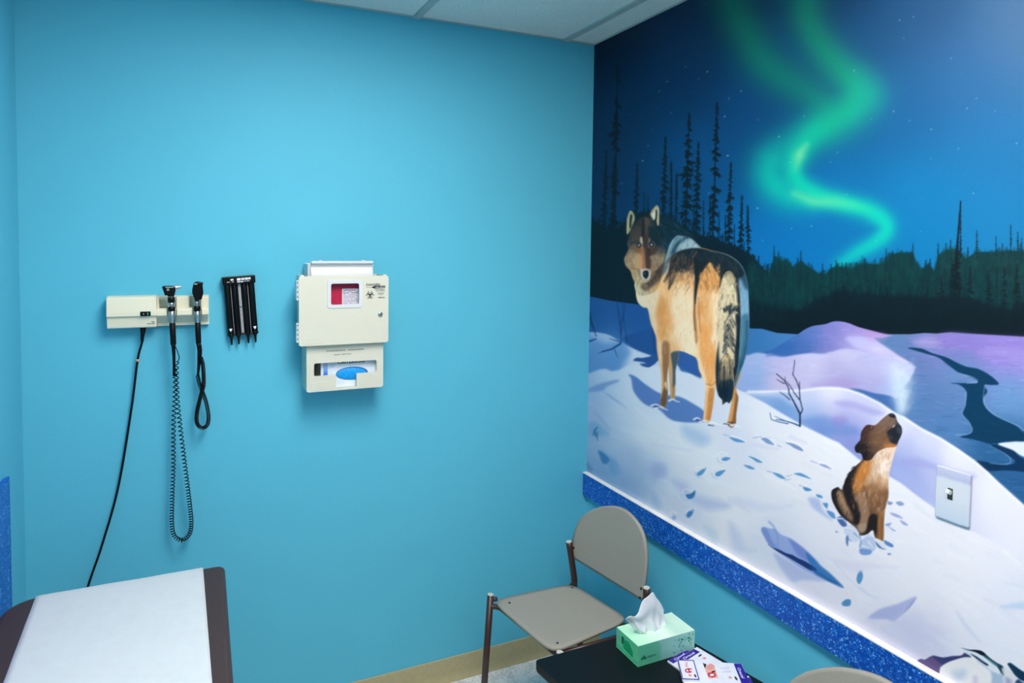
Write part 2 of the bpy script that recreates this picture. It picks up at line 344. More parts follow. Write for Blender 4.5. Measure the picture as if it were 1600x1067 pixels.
def mural():
    ALL=(slice(None),slice(None))
    # sky, with the lamp's glare painted in at the upper right
    CV[:]=field([(930,70,(0,28,60)),(960,180,(0,50,98)),(935,300,(0,48,96)),(1000,330,(0,66,122)),(1080,120,(0,52,102)),(1100,260,(0,84,150)),(1180,180,(0,72,135)),
      (1180,400,(0,125,212)),(1290,330,(0,128,205)),(1130,0,(0,42,82)),(1290,0,(0,62,110)),(1250,120,(0,84,140)),(1350,60,(0,96,160)),(1420,150,(0,112,185)),
      (1450,20,(8,100,170)),(1450,330,(0,140,215)),(1550,330,(14,142,215)),(1560,230,(10,132,208)),(1590,60,(60,130,195)),(1600,0,(70,135,195)),(1520,120,(20,120,195)),(1700,100,(60,130,190)),(1700,330,(20,140,210)),(1250,420,(0,130,215))],75)
    # northern lights
    A=conv(1100,0,2.424)
    ribbon(A((60,-300),(70,-120),(105,0),(160,120),(230,235),(330,310),(420,365),(450,430),(425,500)),[26,26,24,20,17],[(0,100,85),(0,118,98),(0,125,108),(0,140,125)],[.55,.75,.8,.7,.5])
    ribbon(A((380,490),(290,560),(250,630),(262,690),(320,742),(400,762)),[20,22,20,14],[(0,165,165),(0,195,170),(0,195,175)],[.2,.75,.8,.6])
    ribbon(A((330,-400),(350,-150),(385,0),(402,90),(460,190),(530,270),(575,335),(560,400),(490,462),(410,512),(352,590),(345,655),(375,705),(440,742),(530,770),(620,795),(680,835),(690,875),(650,918),(580,958),(520,1000)),
      [25,24,22,21,22,24,18,13,12,12,12,11,10,9],[(0,120,95),(0,135,105),(0,150,120),(0,165,135),(0,180,155),(0,195,170),(0,200,175),(0,205,180),(0,205,185),(0,205,190)],[.6,.75,.85,.95,.95,.95,.92,.85,.6])
    ribbon(A((590,285),(620,360),(570,430)),[16,22,14],[(0,180,160)],[.3,.6,.4])
    ribbon(A((390,548),(362,590),(350,640)),[4,7,5],[(110,215,160)],[.5,.85,.3])
    ribbon(A((345,735),(420,762),(500,765),(570,778),(620,795)),[6,7,8,6,5],[(90,222,165),(60,222,170)],[.6,.85,.8,.6,.3])
    # stars
    st=A((142,345),(95,373),(80,441),(285,518),(333,865),(223,910),(408,856),(508,577),(482,614),(720,422),(780,457),(634,450),(998,410),(1034,373),(1104,422),(1186,543),(965,563),(860,601),(862,490),(938,221),(758,144),(742,77),(795,64),(823,876),(1022,732),(655,910),(543,737),(570,268),(92,590),(205,789))
    st+=conv(900,60,3.556)((507,240),(465,294),(684,226),(732,185),(611,158),(532,414),(372,680),(403,597),(739,860),(845,652),(828,434),(1130,545),(1192,688),(1270,432),(1012,453),(1010,943),(255,805),(102,711),(684,692))
    for i,(x,y) in enumerate(st): blob(x,y,.72,.72,(205,235,255),[.95,.7,.5][i%3])
    for _ in range(170):
        x,y=RNG.uniform(905,1740),RNG.uniform(-300,360); blob(x,y,.65,.65,(150,205,245),RNG.uniform(.06,.3))
    # far spires on the left
    dk=(0,12,26)
    for q in ((1100,312,1100,392,3),(1110,307,1110,395,4),(1134,335,1134,395,3),(1178,398,1178,440,4),(1036,300,1036,360,3),(1007,300,1007,350,2.5),(1013,305,1013,350,2.5),(1028,318,1028,350,2),(1085,318,1084,380,4),(1148,350,1148,410,3),(1124,330,1124,395,3)): spruce(*q,(0,34,60),.9,.5)
    for q in ((1049.4,254,1049,345,3.2),(1058,272,1057,345,2.8),(996.3,257,994,350,4.8),(1160,307,1158,395,5.5),(1169,323,1170,405,5),(1040.4,215,1037,352,7),(1092,224,1088,375,7.5),(1142.8,255,1139,390,7.5),(948.4,236,942,385,6)): conifer(*q,dk)
    conifer(1077.7,178,1071,375,12.5,dk,1,.62,.15); conifer(1121.3,161,1114,380,10,dk,1,.85,.6)
    line([(966.4,96),(964,190),(961,300),(958,400)],.9,4,dk,1,.6)
    for y0,y1,l0,l1 in ((101,128,2,5),(155,166,4,4)): 
        for y in np.arange(y0,y1,5): line([(964,y),(966+RNG.choice([-1,1])*l0,y+3),(966+RNG.choice([-1,1])*l1,y+6)],2.6,1,dk,.95,.7,False)
    conifer(963.5,174,962,232,10,dk,1,.55,.8); conifer(962,244,960.5,300,8,dk,1,.55,.9); conifer(960.5,296,957,400,11,dk,1,.6,.9)
    # forest masses
    k=(0,14,28)
    poly([(900,352),(930,345),(950,362),(972,352),(985,340),(1010,338),(1040,345),(1065,352),(1082,362),(1110,372),(1135,380),(1158,388),(1178,402),(1192,418),(1205,430),(1230,470),(1230,540),(900,540)],(0,20,36),2.2,1)
    for x in np.arange(915,1200,4.5):
        yy=np.interp(x,[930,950,972,985,1010,1040,1065,1110,1158,1192,1205],[347,362,352,342,340,346,352,373,390,420,432]); spruce(x+RNG.normal(0,1.5),yy-RNG.uniform(4,16),x,yy+14,RNG.uniform(2.5,4.5),(0,22,40),.85,.5,.1)
    poly([(1172,408),(1182,413),(1190,420),(1201,431),(1207,412),(1212,400),(1216,404),(1222,408),(1228,405),(1240,417),(1248,411),(1254,408),(1264,418),(1279,427),(1290,430),(1299,419),(1310,416),(1323,418),(1331,422),(1338,414),(1352,411),(1368,413),(1379,413),(1384,404),(1388,410),(1393,398),(1404,395),(1418,394),(1427,396),(1434,412),(1441,421),(1452,412),(1461,424),(1467,398),(1478,392),(1490,388),(1502,398),(1510,404),(1522,396),(1530,393),(1550,394),(1575,392),(1600,392),(1680,398),(1770,392),(1770,560),(1160,560)],(0,56,62),2.2,1,False)
    TL=([1172,1182,1190,1201,1207,1216,1228,1240,1254,1264,1279,1290,1299,1310,1323,1338,1352,1368,1384,1393,1404,1418,1427,1434,1441,1452,1461,1467,1478,1490,1502,1510,1522,1535,1550,1575,1600,1680,1770],[408,413,420,431,412,404,405,417,408,418,427,430,419,416,418,414,411,413,404,398,395,394,396,412,421,412,424,398,392,388,398,404,396,393,394,392,392,398,392])
    for _ in range(1500):
        x=RNG.uniform(1170,1765); t0=np.interp(x,*TL)+RNG.normal(0,2.5)+RNG.uniform(0,60)*RNG.random(); l=RNG.uniform(8,26)
        c=[(0,52,58),(0,62,66),(0,44,52),(4,68,66)][RNG.integers(4)]; 
        if x>1470 and RNG.random()<.35: c=(18,74,78)
        line([(x,t0-3),(x+RNG.normal(0,1),t0+l)],RNG.uniform(1.5,3),RNG.uniform(4,8),c,RNG.uniform(.25,.6),1.6,False)
    def spire(x,y,w,b,c,a=.9):
        line([(x,y-2),(x,b)],.8,max(1.6,w*.5),c,a,.7); yy=y
        while yy<b:
            t=(yy-y)/(b-y); 
            for q in(-1,1):
                if RNG.random()<.62: l=w*(.25+.9*t)*RNG.uniform(.4,1.1); line([(x,yy),(x+q*l,yy+l*.25)],1.5,.6,c,a*.9,.7,False)
            yy+=RNG.uniform(1.6,3.6)
    for x,y,w,b in ((1210,386,4,430),(1217,394,4,430),(1252,394,4.5,432),(1247,404,3,432),(1286,414,4,436),(1299,414,5,436),(1307,408,4,432),(1385.5,390,4.5,425),(1352,405,5,425),(1427,381,3.5,412),(1466.6,382,4.5,420),(1479,382,4,410),(1486,377,3,405),(1447,408,3,425),(1454,406,5,428),(1513,388,4,410),(1527,362,4.5,405),(1557,371,3,400),(1567,382,2.5,400),(1580,353,4,402),(1591,364,3.5,405),(1597,374,4,410),(1323,412,5,430),(1338,412,4,430),(1264,412,4,430),(1368,406,4,425),(1620,360,5,410),(1650,350,4,410),(1690,370,5,410)): spire(x,y,w,b,(0,42,54))
    n=vnoise(5,14,3); n2=vnoise(2.2,4,5); n3=vnoise(40,30,9)
    fm=full([(1165,436),(1240,432),(1400,432),(1600,410),(1770,410),(1770,560),(1165,560)],10,False)
    put(ALL,fm*np.clip((n*n2)*1.1-.15,0,.6),(0,34,42)); put(ALL,fm*np.clip(n3*n2*1.4-.45,0,.6)*(XX>1440),(22,84,84)); put(ALL,fm*np.clip(n3*n2-.35,0,.4)*(XX<1440),(0,80,72))
    for x in range(1180,1760,8):
        if RNG.random()<.6: spire(x+RNG.uniform(-4,4),RNG.uniform(415,455),RNG.uniform(3,7),500,(0,28,38),.4)
    for x in(1516,1500,1488,1472,1570,1590,1545): conifer(x,RNG.uniform(412,440),x,500,9,(0,24,34),.55,.6,.2)
    poly([(1150,470),(1180,470),(1209,480),(1230,486),(1249,486),(1258,480),(1269,474),(1284,465),(1296,462),(1307,458),(1319,453),(1333,461),(1348,463),(1363,461),(1400,464),(1425,462),(1450,466),(1474,464),(1501,466),(1525,470),(1546,478),(1565,483),(1578,485),(1589,478),(1610,471),(1770,470),(1770,570),(1150,570)],(0,22,36),5,1,False)
    for _ in range(900):
        x=RNG.uniform(1160,1765); yy=np.interp(x,[1165,1209,1249,1319,1400,1500,1578,1600,1760],[474,480,486,453,463,466,485,474,470])+RNG.normal(0,3)+RNG.uniform(0,14)
        line([(x,yy-RNG.uniform(3,8)),(x+RNG.normal(0,1),yy+14)],1.2,RNG.uniform(3,6),[(0,20,34),(0,26,40),(0,16,28)][RNG.integers(3)],RNG.uniform(.3,.7),1.3,False)
    for x in (1376,1388,1362,1318,1262,1420,1438,1300): spire(x,np.interp(x,[1249,1319,1400,1500],[480,447,455,458]),2.6,475,(0,24,36),.8)
    spire(1501.5,316,3.2,402,(0,14,28),1); line([(1501.5,314),(1495,404)],1,4,(0,14,28),1,.7); conifer(1497,378,1493,470,10,(0,18,32),.9,.5,.15)
    for x,b in((1376,440),(1386,445),(1420,448),(1434,452),(1450,445)): spruce(x,b,x,468,2.5,(0,24,34),.9,.3)
    put(ALL,full([(1150,490),(1770,490),(1770,540),(1150,540)],18,False)*.55,(0,10,22))
    for _ in range(500):
        x,y=RNG.uniform(1165,1230),RNG.uniform(410,500); line([(x,y),(x+RNG.normal(0,1),y+RNG.uniform(3,8))],1.2,.6,[(0,38,48),(0,12,24),(8,52,58)][RNG.integers(3)],.5,.5,False)
    for _ in range(420):
        x,y=RNG.uniform(905,990),RNG.uniform(350,460); line([(x,y),(x+RNG.normal(0,1),y+RNG.uniform(3,9))],1.4,.6,[(0,30,46),(0,10,22)][RNG.integers(2)],.45,.5,False)
    CV[:]*=.81
    # ---------------- snow country
    far=[(890,458),(922,463),(956,470),(1001,476),(1060,492),(1120,506),(1171,513),(1191,513.5),(1215,520),(1246,522),(1300,523),(1392,522),(1422,522),(1446,520),(1464,521),(1485,519),(1512,521),(1600,526),(1770,530),(1770,1210),(890,1210)]
    fs=full(far,1,False); put(ALL,fs,field([(930,490,(30,84,150)),(985,500,(26,76,146)),(960,540,(70,125,190)),(1180,530,(48,108,170)),(1230,535,(62,118,184)),(1400,540,(80,120,172)),(1440,560,(64,112,160)),(1490,533,(124,114,192)),(1560,545,(134,122,204)),(1590,565,(142,132,210)),(1500,580,(88,132,182)),(1580,610,(94,146,198)),(1450,620,(80,120,176)),(1470,680,(76,122,180)),(1560,700,(36,92,144)),(1590,760,(36,90,144)),(1450,550,(140,128,205)),(1700,560,(140,130,215)),(1700,700,(70,120,190))],40))
    s8=conv(1380,480,3.336)
    poly(s8((160,175),(230,160),(290,170),(300,185),(250,200),(190,195)),(176,160,216),8,.6); poly(s8((300,150),(380,135),(500,148),(734,158),(900,165),(900,270),(640,290),(520,250),(400,215),(320,195)),(130,116,200),9,.7); poly(s8((500,235),(620,205),(734,215),(850,230),(850,330),(734,320),(620,270)),(148,142,214),8,.6)
    for _ in range(1500):
        x=RNG.uniform(1390,1740); y=RNG.uniform(528,780); c=CV[int(y-SY0),int(x-SX0)]; l=RNG.uniform(6,26)
        line([(x-l/2,y),(x,y+RNG.normal(0,1)),(x+l/2,y+RNG.normal(1,1.5))],RNG.uniform(1,3.5),.5,np.clip(c+RNG.normal(0,10)+np.array([RNG.normal(0,5),0,0]),0,255),.5,1,False)
    ice=(116,160,215)
    riv=(2,52,88)
    poly(s8((130,212),(200,215),(260,240),(330,260),(390,290),(440,310),(500,322),(560,355),(605,398),(570,405),(532,405),(545,440),(525,470),(530,510),(570,555),(640,590),(700,620),(734,650),(800,670),(900,700),(900,770),(734,755),(600,710),(560,712),(480,690),(405,675),(450,660),(468,640),(450,600),(415,555),(430,510),(435,440),(400,405),(355,395),(440,395),(490,395),(488,380),(440,355),(395,340),(340,300),(290,262),(220,240)),riv,1.2)
    poly(s8((480,800),(580,812),(660,820),(690,800),(640,765),(560,722),(620,715),(680,745),(734,790),(900,840),(900,885),(734,858),(640,850),(540,850)),(4,44,84),1.4)
    for P in (((532,405),(525,470),(540,520),(600,570),(700,615),(734,640)),((435,440),(430,510),(415,555),(450,600),(466,640),(440,662),(380,665)),((400,345),(470,365),(492,388),(440,396)),((560,722),(640,765),(668,800),(640,818),(560,812))): line(s8(*P),1.2,1.2,(150,190,230),.6,1)
    poly(s8((600,712),(680,700),(734,700),(900,700),(900,830),(734,778),(680,745)),(205,222,240),1.5)
    for P in (((455,500),(520,520)),((470,560),(560,580)),((520,640),(650,660)),((480,430),(530,430)),((560,600),(640,630))): line(s8(*P),1.5,.5,(8,66,104),.6,1)
    # peaked hill
    B=conv(1170,480,5.336)
    h1=full(B((60,400),(110,378),(200,350),(320,280),(400,235),(470,185),(540,155),(640,140),(700,120),(760,117),(830,130),(920,165),(1050,200),(1150,226),(1205,236),(1115,252),(1050,258),(1130,320),(1250,400),(1325,452),(1280,490),(1200,560),(0,560)),.9)
    put(ALL,h1,field([(1195,548,(44,96,168)),(1225,540,(44,96,168)),(1270,520,(84,114,186)),(1262,545,(60,100,172)),(1300,515,(118,122,196)),(1290,545,(112,118,192)),(1320,540,(142,140,208)),(1345,535,(160,165,222)),(1365,520,(150,125,200)),(1385,525,(150,120,196)),(1375,545,(195,198,236)),(1340,512,(140,130,205))],22))
    poly(B((960,210),(1060,215),(1150,228),(1130,262),(1060,275),(1010,265)),(176,152,208),7,.6)
    poly(B((820,255),(900,240),(1000,262),(1080,295),(1180,355),(1280,430),(1318,456),(1280,465),(1150,400),(1000,370),(880,330)),(186,190,234),6,.7)
    # lilac hill
    h2=full(B((-40,420),(0,398),(80,378),(180,395),(280,413),(400,395),(530,380),(620,385),(700,365),(820,345),(920,362),(1000,378),(1100,395),(1220,415),(1340,470),(1385,505),(1370,560),(1330,620),(1260,700),(1200,760),(-40,760)),2.5)
    put(ALL,h2,field([(1175,560,(150,175,222)),(1185,590,(130,165,222)),(1225,565,(176,178,226)),(1215,595,(192,186,226)),(1270,560,(186,192,232)),(1260,590,(184,186,228)),(1325,555,(186,192,230)),(1310,580,(168,168,218)),(1320,602,(150,148,208)),(1360,570,(172,178,224)),(1395,575,(184,190,232)),(1400,600,(160,176,226)),(1370,600,(158,160,214))],24))
    line(B((1220,415),(1340,462),(1390,500)),3,2,(205,210,240),.6,2)
    poly(B((540,640),(760,600),(900,640),(880,690),(700,668),(560,672)),(160,150,212),7,.6); poly(B((1060,660),(1200,650),(1200,740),(1080,700)),(150,180,226),6,.5)
    for _ in range(350):
        x,y=RNG.uniform(1172,1430),RNG.uniform(505,640); c=CV[int(y-SY0),int(x-SX0)]
        if h1[int(y-SY0),int(x-SX0)]>.9 or h2[int(y-SY0),int(x-SX0)]>.9:
            l=RNG.uniform(8,24); line([(x-l/2,y+RNG.normal(0,2)),(x+l/2,y)],RNG.uniform(2,5),1,np.clip(c+RNG.normal(0,7),0,255),.4,1.5,False,np.maximum(h1,h2))
    # gap shadow + near ridge
    poly(B((840,690),(920,682),(1050,715),(1200,745),(1225,800),(1230,880),(1350,960),(1200,960),(1000,800)),(62,104,172),2,1)
    h3=full(B((-100,712),(0,704),(150,698),(300,700),(450,694),(600,671),(690,669),(760,673),(850,690),(950,725),(1100,800),(1200,868),(1260,900))+s8((110,570),(200,630),(300,680),(390,735),(480,800),(545,855),(600,910),(734,1030),(900,1170),(1260,1460),(1260,1900),(-600,1900),(-900,700)),1,False)
    put(ALL,h3,field([(1190,617,(205,215,240)),(1190,640,(150,178,228)),(1220,640,(120,160,218)),(1250,620,(195,205,238)),(1270,650,(150,180,230)),(1300,615,(226,232,248)),(1305,640,(188,190,232)),(1325,655,(150,158,220)),(1340,632,(196,204,240)),(1280,680,(110,140,212)),(1330,690,(128,144,214)),(1400,665,(215,224,246)),(1420,700,(165,178,230)),(1440,690,(205,215,244)),(1460,735,(175,186,234)),(1425,745,(148,166,226)),(1490,715,(222,230,248)),(1500,780,(200,210,242)),(1550,775,(222,230,248)),(1600,830,(220,228,247)),(1400,730,(140,160,224)),(1700,950,(218,226,245))],26))
    line(B((0,704),(300,700),(450,694),(600,673),(690,671),(760,675),(850,693),(950,728),(1100,803),(1200,872),(1260,905))+s8((110,575),(200,634),(300,684),(480,804),(600,914),(734,1034)),3.5,4,(232,238,250),.8,1.8,False)
    poly(B((0,735),(120,735),(260,760),(330,800),(420,850),(420,960),(300,920),(150,830)),(96,146,212),5,.55)
    poly(B((720,790),(850,780),(1000,830),(1130,880),(1050,900),(900,850),(780,830)),(150,152,220),5,.6); poly(B((440,940),(620,900),(760,950),(900,1000),(900,1067),(640,1060),(520,1010)),(96,136,208),8,.6); poly(B((700,920),(780,900),(830,950),(740,990)),(140,130,208),6,.5)
    C5=conv(1200,560,2.965)
    poly(C5((620,470),(700,460),(800,500),(960,540),(900,560),(760,510),(660,500)),(150,158,224),6,.6); poly(C5((590,500),(700,560),(790,640),(780,690),(700,640),(580,560)),(160,178,232),8,.6)
    # left hills
    L=conv(910,540,5.335)
    poly([(890,522),(921,519),(940,520),(956,525),(975,537),(997,547),(1020,556),(1060,570),(1060,640),(890,640)],field([(925,530,(150,185,225)),(925,560,(84,140,198)),(960,560,(80,136,202)),(950,530,(165,195,230)),(990,555,(205,220,240)),(1010,575,(190,208,236))],20),1.6)
    poly(L((330,-60),(400,0),(470,40),(560,70),(620,80),(640,-40),(560,-140)),(30,78,146),3)
    poly(L((0,-80),(200,-20),(330,-40),(400,60),(330,150),(270,210),(215,185),(150,210),(40,240),(0,240)),(92,146,206),7,.8)
    # foreground slope
    h4=full([(880,588),(922,583),(938,577),(947,576),(956,580),(968,578),(985,568),(1000,566),(1040,574),(1100,588),(1150,607),(1161,612),(1195,629),(1223,646),(1254,664),(1299,686),(1311,691),(1342,717),(1392,745),(1409,755),(1436,776),(1470,800),(1505,822),(1560,850),(1650,900),(1770,960),(1770,1210),(880,1210)],2.2,False)
    put(ALL,h4,field([(925,600,(150,184,224)),(950,590,(190,212,236)),(930,630,(150,182,222)),(925,690,(140,178,218)),(940,740,(110,160,208)),(975,640,(192,212,236)),(1000,620,(205,222,240)),(1010,600,(208,222,240)),(1010,680,(218,230,243)),(1060,700,(220,231,244)),(960,700,(170,196,226)),(985,750,(128,164,212)),(1010,735,(176,200,230)),(1060,760,(208,222,240)),(1050,800,(196,212,238)),(1110,720,(222,232,244)),(1150,800,(222,230,244)),(1130,640,(208,220,241)),(1200,660,(222,232,246)),(1250,720,(224,232,246)),(1280,700,(228,236,248)),(1150,690,(208,220,242)),(1300,800,(220,228,244)),(1200,860,(205,218,240)),(1250,930,(208,216,240)),(1330,900,(218,226,244)),(1400,850,(222,230,246)),(1420,780,(226,234,248)),(1500,860,(224,232,247)),(1420,940,(222,230,245)),(1420,990,(190,200,234)),(1500,930,(222,230,246)),(1590,960,(214,224,244)),(1560,1010,(216,226,244)),(1400,1010,(205,212,238)),(1700,1050,(216,226,244))],34))
    for _ in range(1500):
        x,y=RNG.uniform(890,1750),RNG.uniform(580,1190); i,j=int(y-SY0),int(x-SX0)
        if h4[i,j]<.95: continue
        c=CV[i,j]; l=RNG.uniform(14,60); g=np.radians(RNG.normal(28,10)); dx,dy=l*np.cos(g)/2,l*np.sin(g)/2
        line([(x-dx,y-dy),(x,y-RNG.uniform(0,2)),(x+dx,y+dy)],RNG.uniform(2,9),1.5,np.clip(c+RNG.normal(0,5)+np.array([RNG.normal(-1,3),0,2]),0,250),.35,2.5,False,h4)
    wm=lambda P,c,s,a:poly(P,c,s,a,True,h4)
    wm(L((40,380),(90,340),(170,310),(290,285),(300,300),(210,340),(170,375),(80,385)),(112,150,208),3,.85); wm(L((180,380),(260,430),(370,515),(340,500),(240,440)),(130,160,205),2,.6); wm(L((100,540),(180,610),(240,710),(200,680),(130,600)),(140,172,214),2,.5)
    wm(L((55,650),(130,640),(220,740),(170,745),(60,740)),(96,158,208),5,.5)
    for P in (((125,680),(105,720),(112,765)),((105,700),(90,750)),((125,720),(128,790)),((110,730),(125,760))): line(L(*P),2,1,(30,96,150),.8,.8)
    wm(L((135,878),(170,880),(230,920),(290,970),(330,1067),(240,1067),(220,985),(175,980),(150,930)),(108,160,212),4,.8); wm(L((135,880),(165,885),(225,945),(205,985),(170,975),(150,925)),(50,122,180),2,.8)
    wm(L((25,960),(60,985),(90,1040),(40,1040)),(90,130,190),4,.7); wm(L((360,850),(480,860),(500,980),(640,1000),(620,1067),(330,1067)),(160,186,224),14,.6)
    T=conv(1020,660,5)
    wm(T((240,20),(380,60),(450,130),(380,180),(250,110)),(140,180,225),10,.6); wm(T((0,330),(90,330),(110,400),(60,440),(0,430)),(150,172,222),8,.7); wm(T((160,455),(260,480),(320,560),(560,620),(600,660),(440,680),(330,620),(220,540)),(165,182,226),9,.7)
    wm(T((0,540),(60,620),(60,680),(0,660)),(140,180,220),6,.5); wm(T((600,780),(680,860),(730,980),(800,1000),(640,1000)),(180,200,234),8,.7); wm(T((640,580),(900,640),(1100,650),(900,690),(700,660)),(196,208,240),8,.6); wm(T((400,800),(500,850),(500,950),(440,900)),(176,204,232),7,.6)
    wm(T((1220,590),(1300,600),(1330,680),(1400,760),(1330,720),(1250,660)),(150,172,226),4,.7)
    for q in (((790,170),(980,210)),((600,600),(760,700)),((1080,110),(1200,160)),((0,170),(300,220))): line(T(*q),5,2,(196,206,238),.5,3,False,h4)
    # wolf shadow on the snow
    S4=conv(1000,480,4.8+.533)
    poly(S4((-90,560),(-70,600),(-50,700),(20,790),(90,830),(160,850),(250,930),(340,955),(470,960),(545,945),(540,870),(440,800),(330,745),(180,720),(60,650),(-30,580)),(74,116,186),2.2,.92); poly(S4((320,380),(340,360),(480,440),(515,575),(480,580),(360,510),(318,480)),(44,88,160),2,.95); poly(S4((120,400),(150,360),(250,330),(250,400),(160,440),(70,495),(0,470),(60,465),(70,440),(20,425)),(30,76,146),1.6,.95)
    poly(L((430,125),(460,100),(540,105),(600,70),(630,70),(625,130),(580,170),(545,180),(490,165),(540,165),(520,140)),(36,80,150),1.3)
    # footprints
    def fp(P,c,ca=.9): poly(T(*P),c,1,ca)
    b1,b2=(70,140,200),(112,142,198)
    for P,c in ((((600,115),(640,120),(700,140),(720,155),(660,152),(630,140)),b1),(((850,125),(890,120),(930,150),(950,175),(900,165),(870,145)),b2),(((1040,155),(1100,165),(1160,195),(1175,225),(1120,205),(1080,180)),b2),(((540,285),(570,270),(610,278),(580,298),(550,298)),b1),(((345,400),(375,375),(420,352),(395,400),(360,418)),b1),(((490,400),(520,380),(570,372),(530,415),(500,420)),b1),(((750,262),(810,280),(860,312),(820,310),(790,290)),b1),(((712,332),(760,338),(800,362),(760,362)),b1),(((940,390),(1000,405),(1040,440),(1000,435),(960,410)),b1),(((1105,400),(1160,395),(1240,440),(1180,425),(1130,410)),b1),(((1175,505),(1210,508),(1245,528),(1200,535)),(60,130,196)),(((1300,325),(1350,330),(1400,365),(1350,350)),(130,150,214)),(((1280,560),(1320,570),(1330,590),(1290,582)),b1),(((1330,625),(1360,640),(1370,665),(1345,655)),b1),(((1365,690),(1410,710),(1420,745),(1390,730)),b1),(((260,565),(300,555),(335,530),(325,580),(285,598)),(40,110,176)),(((265,720),(290,690),(322,682),(310,720),(280,745)),(50,120,186)),(((150,735),(180,725),(185,755),(160,762)),(130,170,215))): fp(P,c)
    for x,y,r in ((560,275,48),(385,390,48),(520,395,52),(280,565,50),(170,725,32),(295,715,36)):
        line(T((x-r,y-r*.3),(x-r*.75,y-r*.85),(x-r*.1,y-r*.9),(x+r*.5,y-r*.6)),1,1.4,(240,245,252),.7,.8); line(T((x-r*1.1,y),(x-r*.9,y+r*.6),(x-r*.2,y+r*.9)),1.2,.6,(150,176,220),.7,.9)
    for P in (((560,95),(620,110)),((790,120),(850,110),(920,120)),((980,180),(1010,190)),((1050,420),(1090,410)),((1040,450),(1080,440)),((1150,490),(1180,500)),((900,380),(940,390)),((1240,300),(1290,320))): line(T(*P),2,1,(150,172,220),.7,.9,False)
    for P in (((610,105),(670,118),(730,148)),((860,108),(930,130),(965,170)),((1050,148),(1120,160),(1185,205)),((1310,310),(1370,325),(1410,355))): line(T(*P),2,1,(238,243,252),.8,.9)
    E=conv(1150,780,3.556)
    for P,c in ((((680,410),(700,400),(708,430),(690,470),(672,450)),(70,136,196)),(((590,575),(615,555),(640,560),(635,590),(600,592)),(64,130,190))): poly(E(*P),c,1,.9)
    poly(E((675,400),(700,392),(705,400)),(150,170,220),1,.7)
    # shadow clefts of the foreground
    V=conv(1190,810,9.7)
    poly(V((0,160),(40,125),(130,150),(210,160),(300,240),(420,290),(560,380),(700,500),(780,580),(900,700),(1060,840),(1260,1050),(1100,990),(950,930),(640,780),(440,640),(260,510),(130,410),(60,300)),(140,165,222),1.6,.95)
    poly(V((0,170),(60,140),(110,200),(160,330),(240,440),(130,400),(60,300)),(110,140,208),2,.8); poly(V((420,300),(600,420),(760,560),(860,680),(700,640),(560,560),(480,440)),(104,130,206),3,.8); poly(V((680,520),(780,590),(900,720),(1060,850),(1240,1040),(1050,960),(860,800),(740,690)),(40,110,180),2.5,.85)
    poly(V((100,390),(180,440),(260,465),(380,525),(470,550),(560,600),(690,660),(840,770),(760,790),(600,700),(430,600),(250,500)),(14,46,110),1.2,.95); poly(V((760,740),(860,790),(1000,890),(1180,990),(1000,940),(820,840)),(20,90,158),2,.8)
    poly(V((200,520),(420,640),(640,780),(900,900),(960,950),(640,930),(480,960),(330,800),(240,650)),(160,180,226),4,.8); line(V((120,50),(200,140),(250,300),(250,440)),3,2,(120,150,208),.7,1.6)
    poly(E((740,660),(800,610),(900,580),(1000,540),(985,580),(930,630),(880,675),(840,665)),(160,174,224),3,.9); poly(E((880,672),(930,630),(1000,545),(960,610)),(130,145,208),1.6,.8); poly(E((1000,610),(1060,690),(1150,740),(1000,800),(900,760),(850,700)),(196,206,238),10,.5); poly(E((1230,620),(1290,700),(1360,790),(1320,760),(1260,690)),(190,205,236),4,.7); poly(E((1480,590),(1600,570),(1700,580),(1700,610),(1500,605)),(170,200,236),4,.7); poly(E((540,330),(640,400),(760,380),(900,380),(760,360)),(205,212,240),6,.6)
    line(E((690,490),(740,530),(790,550)),3,1,(190,205,236),.7,2); line(E((550,350),(620,430),(690,500)),3,1,(200,212,240),.6,2)
    # boulder and dark grass, lower right
    G=conv(1440,1000,10)
    poly(G((-60,330),(0,290),(60,300),(180,240),(340,270),(480,245),(620,240),(680,195),(780,265),(680,270),(560,300),(420,350),(340,400),(290,470),(290,520),(200,560),(60,440)),(84,72,128),1,.95); poly(G((180,245),(340,270),(620,240),(690,220),(770,265),(560,300),(420,350),(330,380)),(44,58,110),1.4,.9)
    poly(G((290,480),(330,400),(430,340),(560,295),(680,265),(800,275),(900,330),(1000,390),(1100,480),(1120,700),(1000,900),(300,900)),(222,230,240),1.2); poly(G((480,500),(680,470),(660,620),(540,640)),(172,196,226),9,.8); poly(G((820,570),(880,580),(870,700),(820,700)),(186,182,226),5,.7)
    poly(G((630,120),(720,140),(800,150),(920,160),(990,200),(1080,280),(1180,350),(1290,420),(1300,560),(1240,500),(1190,420),(1060,310),(960,240),(860,190),(740,160)),(20,60,78),.9); poly(G((780,150),(920,160),(1000,210),(960,240),(860,190)),(4,16,34),.9)
    poly(G((960,240),(1080,310),(1200,400),(1160,400),(1040,310)),(80,140,160),1); poly(G((660,150),(780,190),(960,280),(1100,390),(1200,480),(1050,400),(860,280),(760,230)),(200,220,236),1,.9); poly(G((770,210),(860,250),(960,320),(1050,380),(1020,395),(920,330),(830,260)),(16,44,84),.9)
    poly(G((880,330),(980,400),(1080,470),(1200,520),(1280,560),(1260,900),(1100,900),(1090,500)),(150,180,214),3,.85); poly(G((1260,440),(1360,440),(1480,560),(1540,640),(1560,900),(1330,900),(1300,600)),(206,216,228),2,.9); poly(G((1320,590),(1400,620),(1400,700),(1340,690)),(130,140,190),5,.8)
